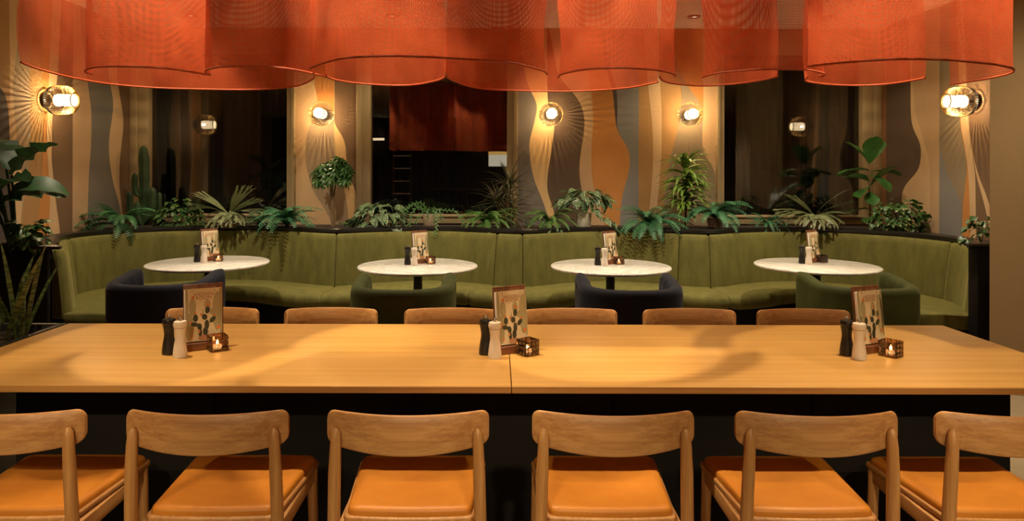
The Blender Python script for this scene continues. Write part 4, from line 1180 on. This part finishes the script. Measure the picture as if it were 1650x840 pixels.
# bird of paradise at far left
r = thing('bird_of_paradise_plant', (P(24, 400, 4.50)[0], 4.50, .987), 'tall bird of paradise plant with broad leaves on the left cabinet', 'plants beside the left end of the booths')
st = blade('leaf', .40, .23, lance, M['strel'], 12, 1.2, .30, .24)
st2 = blade('leaf', .34, .20, lance, M['strel'], 12, .8, .35, .26)
st3 = blade('leaf', .36, .16, lance, M['strel'], 12, 1.5, .25, .06)
for k, (bx_, by_, tx, ty, tz, yaw, p, rl, m) in enumerate(((0,0,-.04,-.02,.50,.6,1.15,.5,st),(.01,0,-.02,.0,.46,-.9,1.05,-.5,st2),(.02,.01,-.07,-.05,.26,-1.25,.65,.5,st),(-.02,0,-.09,-.05,.40,2.0,.5,.4,st),
        (0,-.02,-.10,-.06,.24,PI-.5,.9,.2,st3),(-.03,.01,-.12,-.02,.24,2.4,.35,.3,st3),(-.02,-.02,-.09,-.05,.52,1.4,1.0,.3,st2),(.01,.0,-.02,.0,.36,-1.35,.45,.75,st3),
        (-.01,-.02,-.05,-.06,.36,-2.2,.55,.4,st2),(-.02,-.02,-.10,-.06,.30,PI-.2,.6,.2,st2))):
    MB().tube(catmull([(bx_,by_,0),((bx_+tx)/2,(by_+ty)/2,tz*.55),(tx,ty,tz)], .04), .008, 6).build('stalk', M['strel'], r, smooth=True)
    link('leaf', m, r, (tx, ty, tz), (p, rl, yaw))

# snake plants in the trough
sn = [blade('leaf', l, w_, sword, M['snake'], 9, d, .35, .04) for l, w_, d in ((.44,.031,.1),(.37,.029,.25),(.30,.027,.18))]
for (px, py, nl, lab) in ((34, 545, 6, 'banded snake plant in the table trough, nearest the oak tabletop'), (2, 552, 5, 'banded snake plant in the table trough, cut by the left edge'), (16, 532, 4, 'banded snake plant at the back of the table trough')):
    x, D = on(px, py, .715)
    r = thing('snake_plant', (x, D, .712), lab, 'snake plants in the table trough')
    for i in range(nl):
        a = 2*PI*i/nl + rnd.uniform(-.3,.3)
        link('leaf', sn[i % 3], r, (.022*math.cos(a), .022*math.sin(a), 0), (rnd.uniform(1.15,1.5), rnd.uniform(-.2,.2), a - PI/2 + rnd.uniform(-.2,.2)))
x, D = on(2, 520, .715)
r = thing('glossy_leaf_plant', (x - .06, D - .25, .712), 'bright glossy leafy plant at the left edge of the table trough', 'snake plants in the table trough')
gl = blade('leaf', .17, .05, lance, M['lance'], 8, 1.3, .2)
for i in range(12): link('leaf', gl, r, (0, 0, .03 + .012*i), (rnd.uniform(.3,.9), 0, i*2.4))
MB().tube([(0,0,0),(0,0,.18)], .008, 6).build('stalk', M['lance'], r, smooth=True)

# ------------------------------------------------------------------ bar behind the viewer (seen mirrored in the window panes)
r = empty('bar_shelf', (-2.5, -3.82, 0)); tag(r, 'tall oak bar shelf with glasses mirrored in the middle window', 'shelf')
for s in (-.24, .22): MB().box(s, s + .02, -.13, .13, 0, 2.35).build('upright', M['oak_z'], r)
SH = [.62, .95, 1.28, 1.61, 1.94, 2.27]
for k, z in enumerate(SH):
    sh = MB().box(-.22, .22, -.13, .13, z, z + .025).build('shelf', M['oak_x'], r)
    if k: MB().box(-.21, .21, .10, .125, z - .009, z - .001).build('added_fill_strip', M['shelf_fill'], sh)  # emissive strips added so the unlit shelf shows in the pane reflection
gm = MB().lathe([(.03,0),(.03,.003),(.004,.008),(.004,.07),(.03,.09),(.036,.13),(.030,.17),(.029,.17),(.034,.13),(.028,.093),(0,.075)], 14, cap=False).mesh('wine_glass', M['clear_glass'], smooth=True)
for k, z in enumerate(SH[:-1]):
    for i in range(4):
        g = link('wine_glass', gm, None, (-2.5 - .15 + .1*i, -3.80, z + .025))
        tag(g, 'clear wine glass on the %s of the bar shelf, %s' % (['bottom tier', 'second tier from below', 'middle tier', 'fourth tier from below', 'top tier'][k], O4[i]), 'glass', 'wine glasses on the bar shelf')
r = empty('bar_counter', (.0, -3.1, 0)); tag(r, 'dark bar counter with lit back strip mirrored in the window', 'counter')
MB().box(-1.9, 2.4, -.3, .3, 0, 1.06).build('counter_front', M['black_lam'], r, bevel=.005)
MB().box(-1.95, 2.45, -.35, .35, 1.06, 1.10).build('counter_top', M['walnut_x'], r, bevel=.005)
r = empty('strip_light', (-3.5, -3.95, 2.35)); tag(r, 'warm lit strip light on the rear wall mirrored in the window', 'lamp')
MB().box(-.5, .5, 0, .05, 0, .06).build('diffuser', M['wall_strip'], r)
MB().box(-.52, .52, -.045, 0, -.02, .08).build('housing', M['black_metal'], r)
r = empty('pendant_lantern', (.02, -2.9, 1.72)); tag(r, 'glowing pale pendant lantern over the bar mirrored in the window', 'lamp')
MB().lathe([(.25,-.06),(.25,.22)], 48).build('shade', M['lantern'], r, smooth=True)
MB().lathe([(.253,.221),(.253,.30)], 48).build('shade_band', M['lantern_band'], r, smooth=True)
MB().tube([(0,0,.30),(0,0,CEIL-1.72)], .006, 6).build('cord', M['black_metal'], r)
